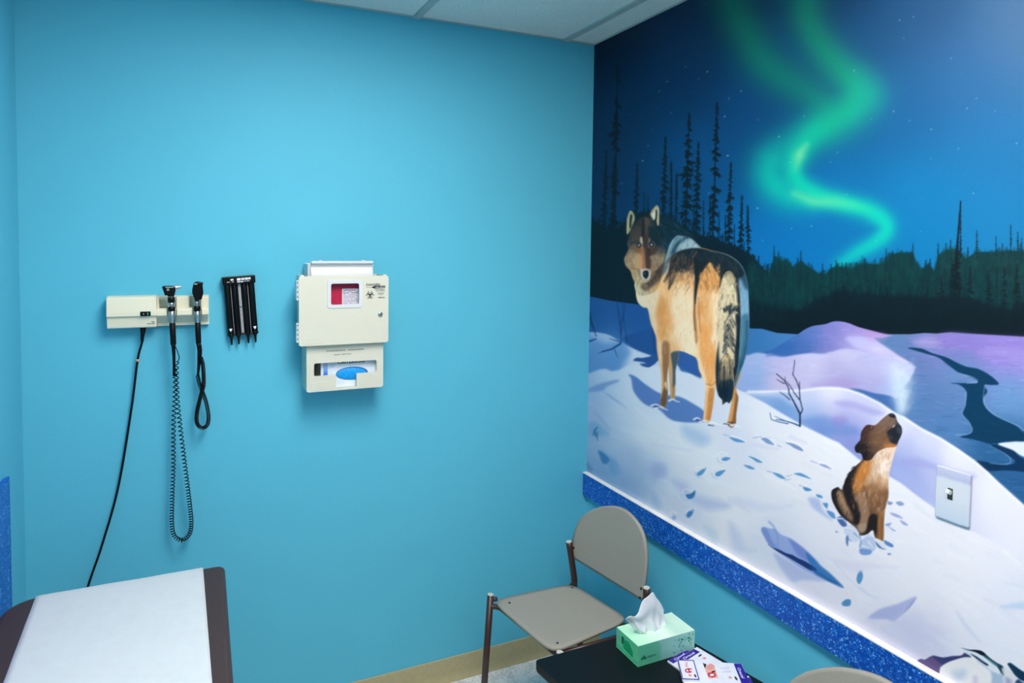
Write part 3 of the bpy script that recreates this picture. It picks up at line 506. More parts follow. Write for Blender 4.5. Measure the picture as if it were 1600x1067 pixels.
    poly(G((1350,370),(1400,355),(1480,410),(1600,490),(1760,560),(1760,650),(1600,640),(1480,560),(1400,450)),(6,48,82),1.2); poly(G((1470,660),(1520,610),(1600,660),(1760,720),(1760,1000),(1500,800)),(30,60,100),1.5,.9)
    # twigs in the snow
    def twig(Q,c=(14,26,58),a=.95,k=1):
        for P,w in Q: line(P,w*k,w*.5*k,c,a,.55,False)
    twig([(B((430,990),(430,890),(380,790),(340,720),(335,670),(300,610),(235,555)),2.6),(B((300,635),(268,620),(236,600)),1.4),(B((310,620),(302,575)),1.2),(B((428,900),(452,855),(430,770),(425,690),(425,620)),2),(B((428,680),(395,600),(370,560),(385,470),(383,440)),1.6),(B((425,770),(380,710),(350,655),(318,620)),1.6),(B((345,770),(305,735),(262,705)),1.5)])
    twig([(B((430,990),(370,965),(300,945),(230,935)),2.4),(B((330,970),(250,955),(190,935),(180,880)),1.6),(B((300,945),(220,908)),1.3)],(24,70,140),.9)
    Q2=conv(900,300,2.669)
    twig([(Q2((190,630),(185,560),(175,470),(170,400)),1.6),(Q2((185,560),(205,490),(215,420)),1.2),(Q2((188,600),(200,520),(195,390)),1.2),(Q2((215,630),(205,560),(200,520)),1.3),(Q2((330,670),(322,600),(318,560)),1.4),(Q2((60,520),(72,560),(85,600)),3),(Q2((60,500),(66,560)),2)],(10,44,86),.75)
    twig([(Q2((187,632),(150,655),(110,665)),3),(Q2((150,655),(95,672)),1.5),(Q2((160,650),(175,690)),1.2),(Q2((187,625),(140,610)),1.4),(Q2((50,625),(85,612)),3)],(16,56,112),.9)
    # breath
    for x,y,rx,ry,a in ((1408,640,5,9,.6),(1409,625,8,12,.65),(1405,608,9,12,.6),(1412,612,9,14,.5),(1404,592,10,10,.5),(1412,588,10,10,.35),(1400,575,12,8,.25)): blob(x,y,rx,ry,(190,216,238),a)
    nb=vnoise(9,11,21)*.6+vnoise(4,5,22)*.4; put(ALL,full([(1396,560),(1425,560),(1428,620),(1414,645),(1404,640),(1396,610)],8)*np.clip(nb-.42,0,.5)*.8,(214,232,244))
    wolf(); cub()
def wolf():
    W=conv(960,310,2.884); D=conv(1030,360,6.667); H=conv(970,315,7.62); S=conv(1000,480,5.333); Tl=conv(1090,400,7.62)
    # off-side legs
    poly(S((250,380),(320,370),(325,420),(300,520),(295,600),(292,700),(295,760),(262,765),(255,720),(250,640),(243,500)),(196,160,112),.8); poly(S((265,380),(322,372),(322,430),(300,520),(298,640),(276,660),(275,520),(262,420)),(44,70,92),1.6,.85); line(S((280,650),(285,700),(275,750)),5,4,(150,110,60),.6,1.2)
    poly(S((840,480),(800,600),(775,680),(775,720),(760,830),(740,930),(730,975),(765,1000),(800,970),(805,900),(820,780),(815,720),(805,660),(840,560)),(196,140,72),.8); poly(S((785,720),(815,730),(822,770),(806,870),(800,960),(765,1000),(770,960),(785,850)),(112,78,48),1.5,.8); line(S((780,700),(790,750),(770,850),(745,960)),4,4,(226,172,104),.6,1.5); poly(S((735,955),(800,960),(770,1002),(740,985)),(90,56,40),1.2,.8)
    # silhouette of the body
    body=W((100,370),(98,420),(106,465),(130,490),(152,498),(165,560),(188,620),(193,680),(203,740),(213,800),(214,860),(207,930),(215,945),(232,938),(243,880),(240,800),(250,740),(258,692),(300,688),(340,702),(372,722),(382,770),(398,805),(412,850),(408,930),(402,995),(415,1005),(432,1003),(446,930),(456,850),(470,860),(530,860),(545,850),(560,800),(585,740),(602,660),(609,560),(607,450),(600,370),(580,310),(545,272),(500,248),(440,234),(390,222),(330,225),(280,235),(240,262),(200,320))
    bm=full(body,.9); ALL=(slice(None),slice(None))
    put(ALL,bm,field([(1000,460,(228,222,196)),(1008,485,(214,208,190)),(1018,520,(228,214,186)),(1020,470,(232,200,150)),(1034,485,(214,152,86)),(1032,520,(222,168,104)),(1040,500,(226,170,104)),(1060,480,(238,212,172)),(1075,520,(240,226,196)),(1060,530,(238,216,178)),(1080,545,(240,228,200)),(1080,470,(238,214,178)),(1050,455,(234,186,126)),(1075,450,(230,176,112)),(1035,570,(206,160,104)),(1032,610,(196,148,92)),(1036,630,(150,112,76)),(1050,540,(224,176,120)),(1096,480,(216,152,84)),(1100,440,(222,160,88)),(1105,520,(228,168,94)),(1100,550,(232,180,112)),(1118,480,(232,206,160)),(1120,530,(236,220,190)),(1115,570,(232,168,96)),(1108,590,(236,196,140)),(1104,640,(210,150,84)),(1112,630,(200,140,70)),(1165,480,(104,150,186)),(1165,540,(74,134,170)),(1155,580,(34,84,116)),(1165,440,(90,130,160))],9))
    b=lambda P,c,s,a,k=W:poly(k(*P),c,s,a,True,bm)
    b(((205,440),(235,470),(232,540),(240,600),(225,640),(200,600),(190,530)),(212,150,84),5,.7); b(((270,400),(345,390),(360,470),(365,600),(375,700),(330,690),(280,620),(262,520)),(240,226,196),7,.75); b(((165,400),(200,430),(185,520),(195,580),(175,570),(160,500),(120,480),(108,440)),(226,216,192),5,.75); b(((362,300),(376,330),(372,420),(366,480),(372,560),(378,640),(365,640),(358,480)),(170,112,66),1.4,.75)
    b(((225,640),(250,660),(248,740),(240,800),(228,830),(218,760),(215,680)),(120,84,56),3,.75); b(((196,650),(212,660),(216,760),(218,850),(210,900),(205,780)),(232,210,176),2.5,.7); b(((228,850),(242,870),(232,935),(214,940),(212,900)),(84,62,44),2,.75); line(W((232,830),(236,860)),2,1.5,(240,230,210),.8,1)
    b(((385,560),(430,600),(455,700),(450,790),(455,840),(430,850),(405,790),(390,700)),(230,160,86),5,.7); b(((378,690),(395,740),(412,800),(420,840),(408,850),(395,800),(382,760)),(240,222,190),3,.8); b(((412,850),(425,850),(418,940),(410,1000),(402,990)),(240,206,160),2,.8); b(((430,860),(452,850),(446,930),(434,1000),(420,1003),(428,930)),(190,126,58),3,.7); line(S((565,655),(600,665),(632,650)),2,1.5,(245,215,165),.8,1); line(S((560,640),(600,650),(630,620)),2.5,1,(150,100,52),.5,1.3)
    b(((440,420),(462,420),(470,540),(462,640),(440,640),(448,520)),(240,226,202),3,.7)
    for a0,bx in (((90),(1003,1090,440,560)),((92),(1090,1125,420,640))): fur(bm,bx,420,a0,9,1.2,[(246,232,206),(214,154,92),(236,196,142),(190,132,76)],.35,7)
    # grey flank of the far side
    poly(Tl((500,265),(540,290),(580,350),(605,450),(610,620),(615,800),(600,1000),(590,1067),(505,1067),(515,900),(515,650),(505,450)),(112,158,192),1.6,.9,True,bm); fur(bm,(1156,1172,430,560),150,92,9,1.4,[(150,190,214),(70,120,160),(120,170,200)],.5,5)
    poly(S((840,100),(905,60),(910,200),(890,380),(850,480),(810,600),(780,660),(790,560),(820,450),(838,300)),(52,104,134),3,.85,True,None); line(S((895,120),(893,250),(870,400),(835,500)),3,3,(18,56,88),.6,2); line(S((850,100),(850,250),(835,400)),4,3,(90,150,176),.5,2)
    # shoulder ruff, then the dark saddle
    poly(H((380,235),(440,160),(520,170),(620,205),(720,280),(820,370),(880,420),(900,520),(800,560),(640,600),(540,620),(480,520)),(8,28,42),2,1); mm=full(H((400,240),(520,170),(720,280),(860,400),(700,500),(520,560)),3); fur(mm,(1025,1085,335,390),130,42,16,1.3,[(38,92,120),(20,60,84),(62,122,150),(2,14,26)],.6,10)
    poly(D((20,470),(50,360),(80,250),(120,130),(185,55),(250,58),(330,80),(395,135),(440,190),(330,200),(200,240),(140,270),(110,350),(70,440)),(104,136,150),1.6); rm=full(D((20,470),(50,360),(80,250),(120,130),(185,55),(250,58),(330,80),(395,135),(440,190),(330,200),(200,240),(140,270),(110,350),(70,440)),1.4)
    line(D((130,330),(150,230),(190,150),(260,85),(300,75)),7,3,(16,50,72),.85,1.5,True,rm); poly(D((190,220),(220,150),(290,110),(340,95),(400,150),(420,185),(320,190)),(164,190,196),3.5,.8,True,rm); fur(rm,(1032,1096,366,430),200,115,9,1.2,[(190,216,224),(60,104,128),(120,164,184),(34,74,98)],.55,22); line(D((40,450),(70,320),(110,180),(150,100)),3,2,(150,190,205),.6,1.5,True,rm)
    sad=D((90,470),(110,380),(130,280),(190,225),(330,186),(440,186),(540,208),(680,240),(800,310),(870,400),(890,450),(850,490),(830,500),(840,640),(830,800),(800,620),(740,470),(690,440),(640,560),(630,480),(560,380),(530,330),(480,390),(440,440),(420,520),(390,640),(375,760),(370,560),(365,440),(320,480),(350,390),(300,430),(240,450),(200,440),(130,580),(100,610),(110,480),(60,540))
    poly(D((820,330),(880,400),(915,500),(930,600),(900,600),(860,520),(830,500),(800,420)),(24,56,72),5,.9,True,bm); sm=full(sad,2.2); put(ALL,sm*bm,(14,26,36))
    for P in (((140,300),(110,420),(50,530)),((190,300),(150,450),(110,600)),((240,280),(200,400),(170,470)),((300,300),(270,400),(230,460)),((340,330),(330,420),(340,480)),((360,340),(350,430),(345,490)),((470,360),(450,420),(455,470)),((520,310),(490,370),(500,400))): line(D(*P),5,1,(40,32,34),.75,1.2,True,bm)
    fur(bm,(1042,1092,386,432),230,lambda x,y:108,12,1.3,[(92,70,56),(150,112,76),(18,22,30),(56,46,46),(196,150,104)],.55,14); fur(bm,(1048,1090,420,450),160,105,12,1.3,[(220,170,112),(120,86,60),(236,196,144)],.5,12)
    fur(bm,(1085,1160,392,425),170,lambda x,y:30+(x-1085)*.9,11,1.2,[(10,20,30),(44,42,48),(22,54,74),(70,58,56)],.6,12); line(D((520,215),(640,235),(740,270),(830,330),(890,430)),1.2,.8,(60,104,124),.6,.7)
    line(D((385,300),(395,500),(385,640),(376,760)),8,1.5,(10,18,26),.9,1.4,True,bm); line(D((376,740),(368,900),(380,1040)),2.5,2,(112,70,44),.8,1.2,True,bm); line(D((415,700),(420,900),(435,1060)),1.6,1.2,(150,96,52),.6,1.2,True,bm)
    fur(bm,(1092,1126,410,450),210,lambda x,y:75+(x-1108)*1.4,10,1.2,[(230,166,88),(176,118,60),(244,198,132),(110,74,44)],.6,12)
    line(D((690,430),(650,520),(635,590)),5,1.5,(34,26,26),.9,1,True,bm); for_dark=D((400,380),(440,330),(500,310),(470,400),(430,440)); poly(for_dark,(20,22,28),2,.9,True,bm)
    # tail
    tail=Tl((330,210),(380,175),(430,215),(470,290),(500,380),(515,560),(520,760),(515,1000))+S((838,120),(835,250),(830,400),(815,520),(790,640),(775,740),(750,800),(725,790),(690,812),(685,770),(660,740),(640,660),(630,560),(635,420),(655,290),(640,180))+Tl((235,1000),(245,800),(250,620),(265,450),(290,300))
    tm=full(tail,1); put(ALL,tm,(214,204,172))
    dark=(12,26,42)
    for P,s,a in ((S((655,290),(660,400),(672,480),(680,560),(720,560),(770,520),(815,470),(830,430),(800,620),(775,740),(750,800),(725,790),(690,812),(685,770),(660,740),(640,660),(630,560),(635,420)),3,.97),(Tl((430,220),(480,300),(505,420),(520,560),(520,760),(515,1067),(470,1067),(490,760),(480,620),(470,440),(440,320)),2.5,.95),(S((800,60),(842,100),(838,300),(825,460),(795,560),(790,380),(805,240)),2.5,.95),(Tl((310,620),(360,575),(410,560),(470,590),(490,640),(440,650),(400,690),(370,650),(320,650)),1.6,.95)): poly(P,dark,s,a,True,tm)
    line(Tl((385,660),(385,740),(350,860),(330,960),(340,1060)),4,3,(30,42,56),.8,1.2,True,tm)
    for k in range(40):
        a_=RNG.uniform(-.3,3.5); x_=395+RNG.normal(0,40); y_=612+RNG.normal(0,16); l=RNG.uniform(25,70); line(Tl((x_,y_),(x_+l*.5*np.cos(a_),y_+l*.45),(x_+l*np.cos(a_),y_+l)),3,.6,[dark,(28,40,54)][k%2],.8,1,True,tm); x_=395+RNG.normal(0,50); line(Tl((x_,560+RNG.normal(0,8)),(x_+RNG.normal(0,6),590),(x_+RNG.normal(0,10),625)),1.8,.5,(206,196,160),.6,1,True,tm)
    for k in range(46):
        y=RNG.uniform(690,1080); sd=1 if RNG.random()<.58 else -1; l=RNG.uniform(.5,1.1)
        c=[(30,42,56),(22,34,48),(60,64,62)][RNG.integers(3)]
        line(Tl((388+RNG.normal(0,6),y),(388+sd*34*l,y+38*l+RNG.normal(0,8)),(388+sd*68*l,y+100*l)),RNG.uniform(2,4.2),.8,c,RNG.uniform(.5,.9),1.1,True,tm)
        y=RNG.uniform(700,1080); line(Tl((384+RNG.normal(0,14),y),(384+sd*26,y+50),(384+sd*44,y+105)),RNG.uniform(1.2,2.4),.6,(222,210,176),RNG.uniform(.4,.8),1,True,tm)
    for k in range(44):
        y=RNG.uniform(90,430); sd=1 if RNG.random()<.55 else -1; l=RNG.uniform(.5,1.1); x0=742-(y-90)*.03+RNG.normal(0,4)
        line(S((x0,y),(x0+sd*22*l,y+34*l),(x0+sd*44*l,y+74*l)),RNG.uniform(1.8,3.6),.8,[(32,44,56),(22,32,46),(70,72,66)][RNG.integers(3)],RNG.uniform(.5,.9),1,True,tm)
        y=RNG.uniform(90,430); line(S((x0,y),(x0+sd*18,y+45),(x0+sd*32,y+90)),RNG.uniform(1,2.2),.6,(216,202,164),RNG.uniform(.4,.8),1,True,tm)
    poly(S((690,420),(740,400),(770,440),(755,520),(735,580),(715,600),(690,590),(672,520)),(196,174,126),5,.75,True,tm)
    for _ in range(70):
        x=RNG.uniform(665,775); y=RNG.uniform(430,560); line(S((x,y),(x+(x-715)*.15,y+70),(x+(x-715)*.3,y+130)),1.5,.5,[(222,200,150),(40,44,50),(120,100,74),(14,28,44)][RNG.integers(4)],.6,.8,True,tm)
    for _ in range(60):
        x=RNG.uniform(640,790); y=RNG.uniform(600,740); line(S((x,y),(x-2,y+50),(x+(x-715)*-.12,y+RNG.uniform(60,110))),2,.4,[(8,20,36),(20,42,62)][RNG.integers(2)],.8,.8,True,tm)
    for P in (((430,250),(410,340)),((390,260),(395,350)),((440,330),(450,420)),((300,460),(285,510)),((370,470),(360,520)),((430,470),(440,540)),((330,780),(320,830)),((380,290),(385,370)),((470,330),(450,380))): line(Tl(*P),3,.8,(96,92,74),.6,1.2,True,tm)
    fur(tm,(1122,1152,425,520),200,98,9,1.1,[(240,232,204),(170,160,120),(226,214,170),(110,104,84)],.5,14)
    for _ in range(60):
        y=RNG.uniform(230,900); x=np.interp(y,[230,300,450,620,900],[318,290,265,250,238]); line(Tl((x+14,y-20),(x+4,y+12),(x-6+RNG.normal(0,5),y+50)),2,.6,[(226,216,186),(206,192,156),(150,140,108)][RNG.integers(3)],.7,1)
    for _ in range(40):
        x=RNG.uniform(318,450); y=RNG.uniform(195,260)+abs(x-380)*.5; line(Tl((x,y),(x+RNG.normal(0,4),y+25),(x+RNG.normal(0,8),y+55)),2,.5,[(206,196,160),(130,118,92),(176,164,126)][RNG.integers(3)],.5,1,True,tm)
    poly(Tl((300,250),(340,200),(380,168),(430,205),(480,290),(450,260),(390,200),(340,235)),(40,38,38),4,.6,True)
    # feet in the snow
    for x,y,w in ((1028,634,10),(1034,638,9),(1054,626,8),(1106,659,12),(1118,662,9),(1141,664,9),(1150,665,7),(1092,655,7)): line([(x-w,y),(x-w*.3,y-2.2),(x+w*.4,y+.5),(x+w,y+2)],2.8,1.2,(234,240,250),.9,1)
    for x,y in((1027,634.5),(1093,656),(1112,664),(1136,662)): line([(x-4,y),(x+4,y+1)],2,1,(30,50,100),.85,.8,False)
    # head
    neck=full(H((110,780),(128,850),(150,920),(182,990),(192,1075),(240,1120),(400,1080),(470,960),(500,800),(420,760),(220,740)),1.4)
    put(ALL,neck,field([(988,425,(178,158,112)),(994,440,(198,184,140)),(998,455,(212,204,176)),(1005,445,(186,168,126)),(1015,462,(206,186,150)),(1030,450,(206,160,104)),(1035,435,(150,116,80))],7))
    poly(H((445,780),(515,700),(520,800),(480,900),(430,960),(370,1015),(300,1058),(250,1020),(275,985),(340,940),(372,860)),(60,46,40),4,.95); poly(H((255,970),(320,990),(330,1040),(295,1050),(255,1015)),(112,96,76),3,.8)
    fur(neck,(985,1035,418,460),160,95,8,1.1,[(214,202,166),(150,128,92),(182,160,116),(84,66,52)],.5,16)
    head=H((92,440),(78,500),(96,555),(70,620),(48,665),(44,700),(62,760),(96,800),(130,806),(220,815),(260,850),(360,850),(420,815),(460,780),(515,720),(538,650),(540,590),(522,510),(482,405),(452,320),(420,270),(380,220),(330,190),(260,185),(200,230),(150,310),(112,375))
    hm=full(head,1.5); h=lambda P,c,s,a:poly(H(*P),c,s,a,True,hm)
    poly(H((75,390),(72,300),(80,200),(105,120),(130,108),(160,150),(172,220),(150,300),(110,360)),(158,162,120),.9); poly(H((105,290),(108,200),(125,150),(140,170),(132,250),(120,320)),(24,30,34),1.1); poly(H((85,360),(82,260),(100,160),(108,200),(100,300)),(188,186,144),1.2,.7); poly(H((140,250),(155,200),(168,220),(150,290)),(186,190,150),1,.7)
    poly(H((345,190),(355,140),(390,80),(435,42),(460,90),(462,160),(458,270),(440,285),(420,200),(395,226),(350,205)),(176,172,136),.9); poly(H((418,120),(432,95),(438,150),(425,250),(415,210)),(14,24,32),1); poly(H((358,205),(368,160),(400,115),(415,140),(408,205),(392,222)),(206,214,200),1.2,.9); line(H((350,180),(385,100),(430,55)),1.6,1.4,(150,112,92),.8,.8)
    poly(H((180,190),(200,150),(280,110),(345,150),(395,225),(440,290),(500,420),(440,400),(300,300),(170,300),(100,400)),(10,20,28),2.4)
    put(ALL,hm,field([(985,372,(52,48,46)),(1000,352,(46,42,42)),(1000,368,(78,66,56)),(1012,362,(70,58,48)),(1022,372,(26,36,44)),(1030,360,(16,30,40)),(1036,385,(20,36,46)),(985,400,(150,124,88)),(979,408,(150,130,98)),(988,412,(176,150,112)),(996,404,(190,162,122)),(1000,415,(200,160,116)),(1025,402,(150,128,98)),(1032,402,(144,128,100)),(1036,395,(110,104,92)),(1028,414,(130,110,86)),(983,384,(66,74,78)),(980,392,(120,112,92))],6))
    fur(hm,(975,992,390,422),110,100,7,1.1,[(212,188,150),(150,120,86),(110,88,66)],.5,18); fur(hm,(1018,1042,385,425),130,65,7,1.1,[(178,156,122),(96,80,66),(40,38,40)],.5,18); fur(hm,(985,1015,345,385),110,85,7,1,[(104,86,70),(36,34,36),(66,56,50)],.5,14); fur(hm,(1015,1040,350,395),120,68,8,1.1,[(50,86,104),(10,24,34),(28,52,66)],.6,14)
    h(((262,215),(288,235),(286,380),(266,470),(252,420),(258,300)),(12,14,20),2.2,.95); h(((290,190),(335,195),(350,300),(345,400),(325,420),(296,330)),(86,70,56),2.6,.85)
    h(((130,540),(180,505),(250,548),(244,610),(190,606),(148,580)),(120,84,52),3,.9); h(((335,560),(440,505),(455,560),(400,625),(345,640)),(70,46,36),3,.95); h(((330,300),(420,330),(470,430),(480,500),(430,520),(400,480),(345,450)),(14,28,38),4,.85)
    h(((270,400),(320,420),(335,520),(345,640),(362,700),(355,800),(300,795),(285,640),(266,520)),(64,42,36),2.6,.95); h(((250,545),(282,560),(290,680),(298,800),(246,800),(232,720),(238,620)),(160,102,66),3,.9); h(((232,660),(252,640),(262,720),(252,800),(228,770)),(204,158,116),2.6,.8)
    h(((236,430),(256,425),(264,490),(252,548),(238,520)),(206,190,172),1.5,.9); h(((328,500),(338,440),(356,440),(346,500),(345,545),(332,545)),(132,118,116),1.5,.9)
    for x,y in((220,517),(368,510)):
        h(((x-34,y-6),(x-12,y-30),(x+18,y-28),(x+34,y+6),(x+15,y+30),(x-15,y+26)),(14,16,20),1.0,.97); blob(*H((x,y))[0],1.25,1.35,(206,226,224),1); blob(*H((x-1,y-2))[0],.55,.65,(6,12,18),1); blob(*H((x+5,y+6))[0],.4,.4,(245,250,250),.9)
    line(H((330,560),(345,600),(340,650)),3,2,(30,22,22),.7,1.4,True,hm); line(H((378,468),(402,490),(406,522),(378,552)),1.3,1,(110,120,118),.7,.8); line(H((120,500),(180,480),(215,470)),2.4,1.4,(20,22,26),.6,1.4,True,hm)
    poly(H((228,812),(262,800),(330,802),(356,835),(352,905),(322,940),(290,952),(255,925),(236,880)),(200,190,182),2.2,.97); poly(H((205,800),(232,815),(240,890),(260,930),(225,890)),(126,96,72),2,.7); poly(H((268,842),(288,822),(326,822),(337,850),(331,890),(306,918),(280,902),(266,872)),(8,12,20),1.0,1); blob(*H((285,855))[0],.9,.6,(150,175,195),.8); line(H((150,797),(200,805),(225,828)),1.3,1,(130,98,74),.7,.8); line(H((280,940),(300,930),(322,936)),1.4,1,(120,116,118),.8,.8)
def cub():
    K=conv(1290,630,4.446)
    ALL=(slice(None),slice(None))
    body=K((250,400),(290,330),(440,300),(492,300),(480,350),(455,440),(440,530),(440,640),(425,700),(412,760),(408,860),(405,950),(385,955),(345,930),(330,880),(290,910),(240,915),(215,870),(170,830),(110,780),(60,700),(42,640),(50,600),(90,585),(120,600),(140,530),(185,460))
    bm=full(body,1); put(ALL,bm,field([(1320,740,(30,22,26)),(1330,715,(22,18,24)),(1345,735,(196,130,62)),(1340,755,(176,116,58)),(1360,720,(190,140,92)),(1375,710,(238,224,214)),(1390,720,(240,222,206)),(1380,745,(216,184,154)),(1365,765,(150,112,78)),(1380,780,(112,80,56)),(1370,800,(70,50,38)),(1350,770,(104,76,58)),(1320,785,(34,26,26)),(1330,800,(30,24,24)),(1352,790,(120,94,74)),(1348,815,(112,92,76)),(1375,820,(110,78,48)),(1380,840,(140,100,60)),(1360,830,(40,28,26))],7))
    b=lambda P,c,s,a:poly(K(*P),c,s,a,True,bm)
    b(((250,400),(270,395),(230,470),(200,560),(195,640),(240,760),(230,840),(170,800),(120,600),(140,530),(185,460)),(18,14,20),3,.9); b(((75,610),(115,610),(150,690),(190,780),(185,820),(130,770),(90,690)),(140,114,88),3.5,.9); b(((90,620),(115,640),(150,720),(165,760),(120,700)),(176,148,116),3,.7); b(((45,640),(60,600),(95,590),(70,640),(90,720),(130,790),(100,780),(60,700)),(20,15,18),2,.9)
    b(((260,410),(330,390),(300,470),(260,540),(240,610),(200,620),(190,560),(215,480)),(196,128,58),5,.8); b(((370,310),(490,300),(480,350),(455,440),(440,520),(380,500),(320,540),(280,560),(320,460),(330,380)),(226,206,188),6,.85); b(((400,400),(450,400),(440,500),(380,480)),(248,242,240),6,.8); b(((215,640),(270,620),(300,720),(310,790),(290,860),(250,900),(225,870),(250,790),(240,720)),(146,116,94),2.5,.9); b(((225,850),(280,830),(290,870),(255,898)),(160,146,128),2,.7); b(((300,640),(420,620),(420,720),(400,770),(340,780),(310,720)),(120,88,62),5,.8); b(((310,780),(360,780),(355,900),(330,880),(290,905),(290,860)),(26,20,22),2.5,.95); b(((370,790),(412,740),(408,860),(405,950),(375,940)),(150,108,64),2.5,.85); line(K((395,800),(390,880),(392,940)),3,3,(110,76,46),.6,1.2)
    fur(bm,(1330,1392,700,800),420,100,8,1,[(246,226,206),(160,112,70),(196,140,84),(120,84,58)],.45,14); fur(bm,(1300,1340,700,820),160,110,7,1,[(10,8,12),(60,46,40)],.6,20)
    for P in (((150,520),(135,560)),((170,480),(150,500)),((200,440),(180,455)),((130,570),(115,600)),((60,600),(48,620)),((90,585),(70,590))): line(K(*P),2,.5,(14,10,16),.8,.8,False)
    # head thrown back
    head=K((205,305),(225,275),(245,250),(250,200),(290,150),(345,152),(400,105),(440,75),(470,70),(490,90),(505,130),(530,165),(532,210),(510,260),(490,300),(420,310),(360,340),(320,390),(270,395),(250,350),(215,340))
    hm=full(head,.9); put(ALL,hm,field([(1340,700,(24,18,20)),(1350,680,(50,36,30)),(1352,665,(70,44,36)),(1365,675,(104,80,62)),(1375,665,(118,92,74)),(1388,655,(120,100,88)),(1370,690,(116,88,64)),(1385,680,(112,84,58)),(1400,680,(26,28,38)),(1406,672,(36,44,56)),(1395,695,(170,110,60)),(1355,705,(50,38,32))],7))
    h=lambda P,c,s,a:poly(K(*P),c,s,a,True,hm)
    h(((250,250),(270,180),(300,155),(340,160),(310,190),(280,230),(270,270)),(60,36,34),2.5,.9); h(((215,300),(245,280),(290,300),(290,380),(265,390),(245,350),(212,335)),(22,16,20),2,.9); h(((430,200),(470,160),(500,150),(530,175),(528,220),(500,280),(460,275),(440,240)),(28,32,42),2,.95); h(((500,160),(528,180),(522,215),(500,200)),(66,76,88),2,.7); h(((380,130),(440,85),(480,110),(490,150),(430,180),(390,190)),(118,96,82),3,.8); h(((440,80),(460,68),(485,78),(488,98),(460,98)),(16,20,34),1,.95); line(K((455,78),(475,76)),1,.8,(110,125,150),.7,.7,False); line(K((470,165),(482,150),(478,165)),1.5,1,(210,205,200),.8,.7,False); line(K((318,165),(330,172),(322,182)),2.2,1.4,(70,18,20),.9,.8,False); blob(*K((322,168))[0],.8,.8,(200,190,190),.7)
    h(((410,290),(460,280),(490,295),(430,310)),(190,120,62),2.5,.7); fur(hm,(1345,1398,655,705),200,lambda x,y:140,7,1,[(150,122,98),(70,52,42),(104,80,62)],.5,20)
    # churned snow
    for P,c in ((((130,870),(180,850),(230,890),(240,950),(190,960),(150,930)),(190,208,238)),(((240,960),(300,910),(340,940),(350,1010),(300,1040),(250,1030)),(170,192,230)),(((350,940),(400,960),(430,1010),(390,1020),(360,990)),(206,220,242)),(((0,690),(20,700),(15,730),(0,720)),(80,140,200)),(((10,745),(60,760),(70,800),(40,790)),(96,146,208)),(((85,790),(130,790),(150,850),(120,855),(90,820)),(52,90,160)),(((410,950),(470,980),(465,1000),(420,980)),(70,120,190)),(((240,1010),(320,1020),(310,1050),(250,1050)),(104,146,208)),(((145,930),(160,920),(158,990),(145,970)),(60,110,180)),(((350,960),(390,1000),(420,1015),(370,1000)),(44,84,150)),(((435,680),(470,690),(455,705),(435,700)),(110,140,200)),(((490,690),(520,680),(550,700),(520,712)),(120,150,205)),(((450,760),(500,770),(540,800),(480,785)),(140,162,216)),(((520,810),(560,830),(575,850),(540,840)),(140,162,216)),(((415,840),(460,830),(440,855)),(130,154,212)),(((440,855),(490,885),(470,885)),(140,164,216)),(((70,890),(85,890),(82,898)),(80,100,150)),(((435,1040),(460,1045),(440,1055)),(90,140,200))): poly(K(*P),c,1.2,.9)
    for P in (((140,860),(190,870),(230,900)),((245,950),(290,915),(330,925)),((90,800),(120,800),(160,840)),((20,720),(60,745),(90,790)),((360,945),(400,965)),((300,960),(330,1000)),((260,990),(300,1000))): line(K(*P),2.4,1,(226,234,248),.85,1,False)
    for P in (((240,915),(250,960),(240,1000)),((160,940),(180,960)),((200,900),(230,930))): line(K(*P),1.6,.8,(60,100,170),.7,.8,False)
# ---- end of mural painter
# ---- room ------------------------------------------------------------------------------------------------
H=2.44; XL=-1.934; YF=-4.6
struct(G().box(XL-.1,.1,YF-.1,.1,-.1,0),'floor',M_floor)
struct(G().box(XL-.1,.1,0,.1,0,H+.1),'wall_back',M_wall)
struct(G().box(0,.1,YF-.1,0,0,H+.1),'wall_right',M_wall)
struct(G().box(XL-.1,XL,YF-.1,0,0,H+.1),'wall_left',M_wall)
struct(G().box(XL,0,YF-.1,YF,0,H+.1),'wall_front',M_pale)
# suspended ceiling: one tile per opening, grid bars and wall angle
XB=[XL,-1.3564,-.7469,-.1375,0]; YB=[0,-.77,-1.989,-3.208,-4.427,YF]
skip={(1,1),(1,2)}                               # openings that hold a lamp
g=G()
for i in range(4):
    for j in range(5):
        if (i,j) in skip: continue
        g.box(XB[i]+.004,XB[i+1]-.004,YB[j+1]+.004,YB[j]-.004,H,H+.02)
g.box(XL-.1,.1,YF-.1,.1,H+.09,H+.1)
ce=struct(g,'ceiling',M_ceil)
for x in XB[1:-1]: struct(G().box(x-.014,x+.014,YF,0,H-.006,H+.015,.001),'grid_bar',M_tbar,ce)
for y in YB[1:-1]:
    g=G()
    for i in range(4):
        a=XB[i]+(.014 if i else 0); b=XB[i+1]-(.014 if i<3 else 0); g.box(a,b,y-.014,y+.014,H-.0055,H+.015,.001)
    struct(g,'grid_bar',M_tbar,ce)
g=G(); g.box(XL,0,-.012,0,H-.002,H+.004); g.box(-.012,0,YF,-.012,H-.002,H+.004); g.box(XL,XL+.012,YF,-.012,H-.002,H+.004); struct(g,'wall_angle',M_tbar,ce)
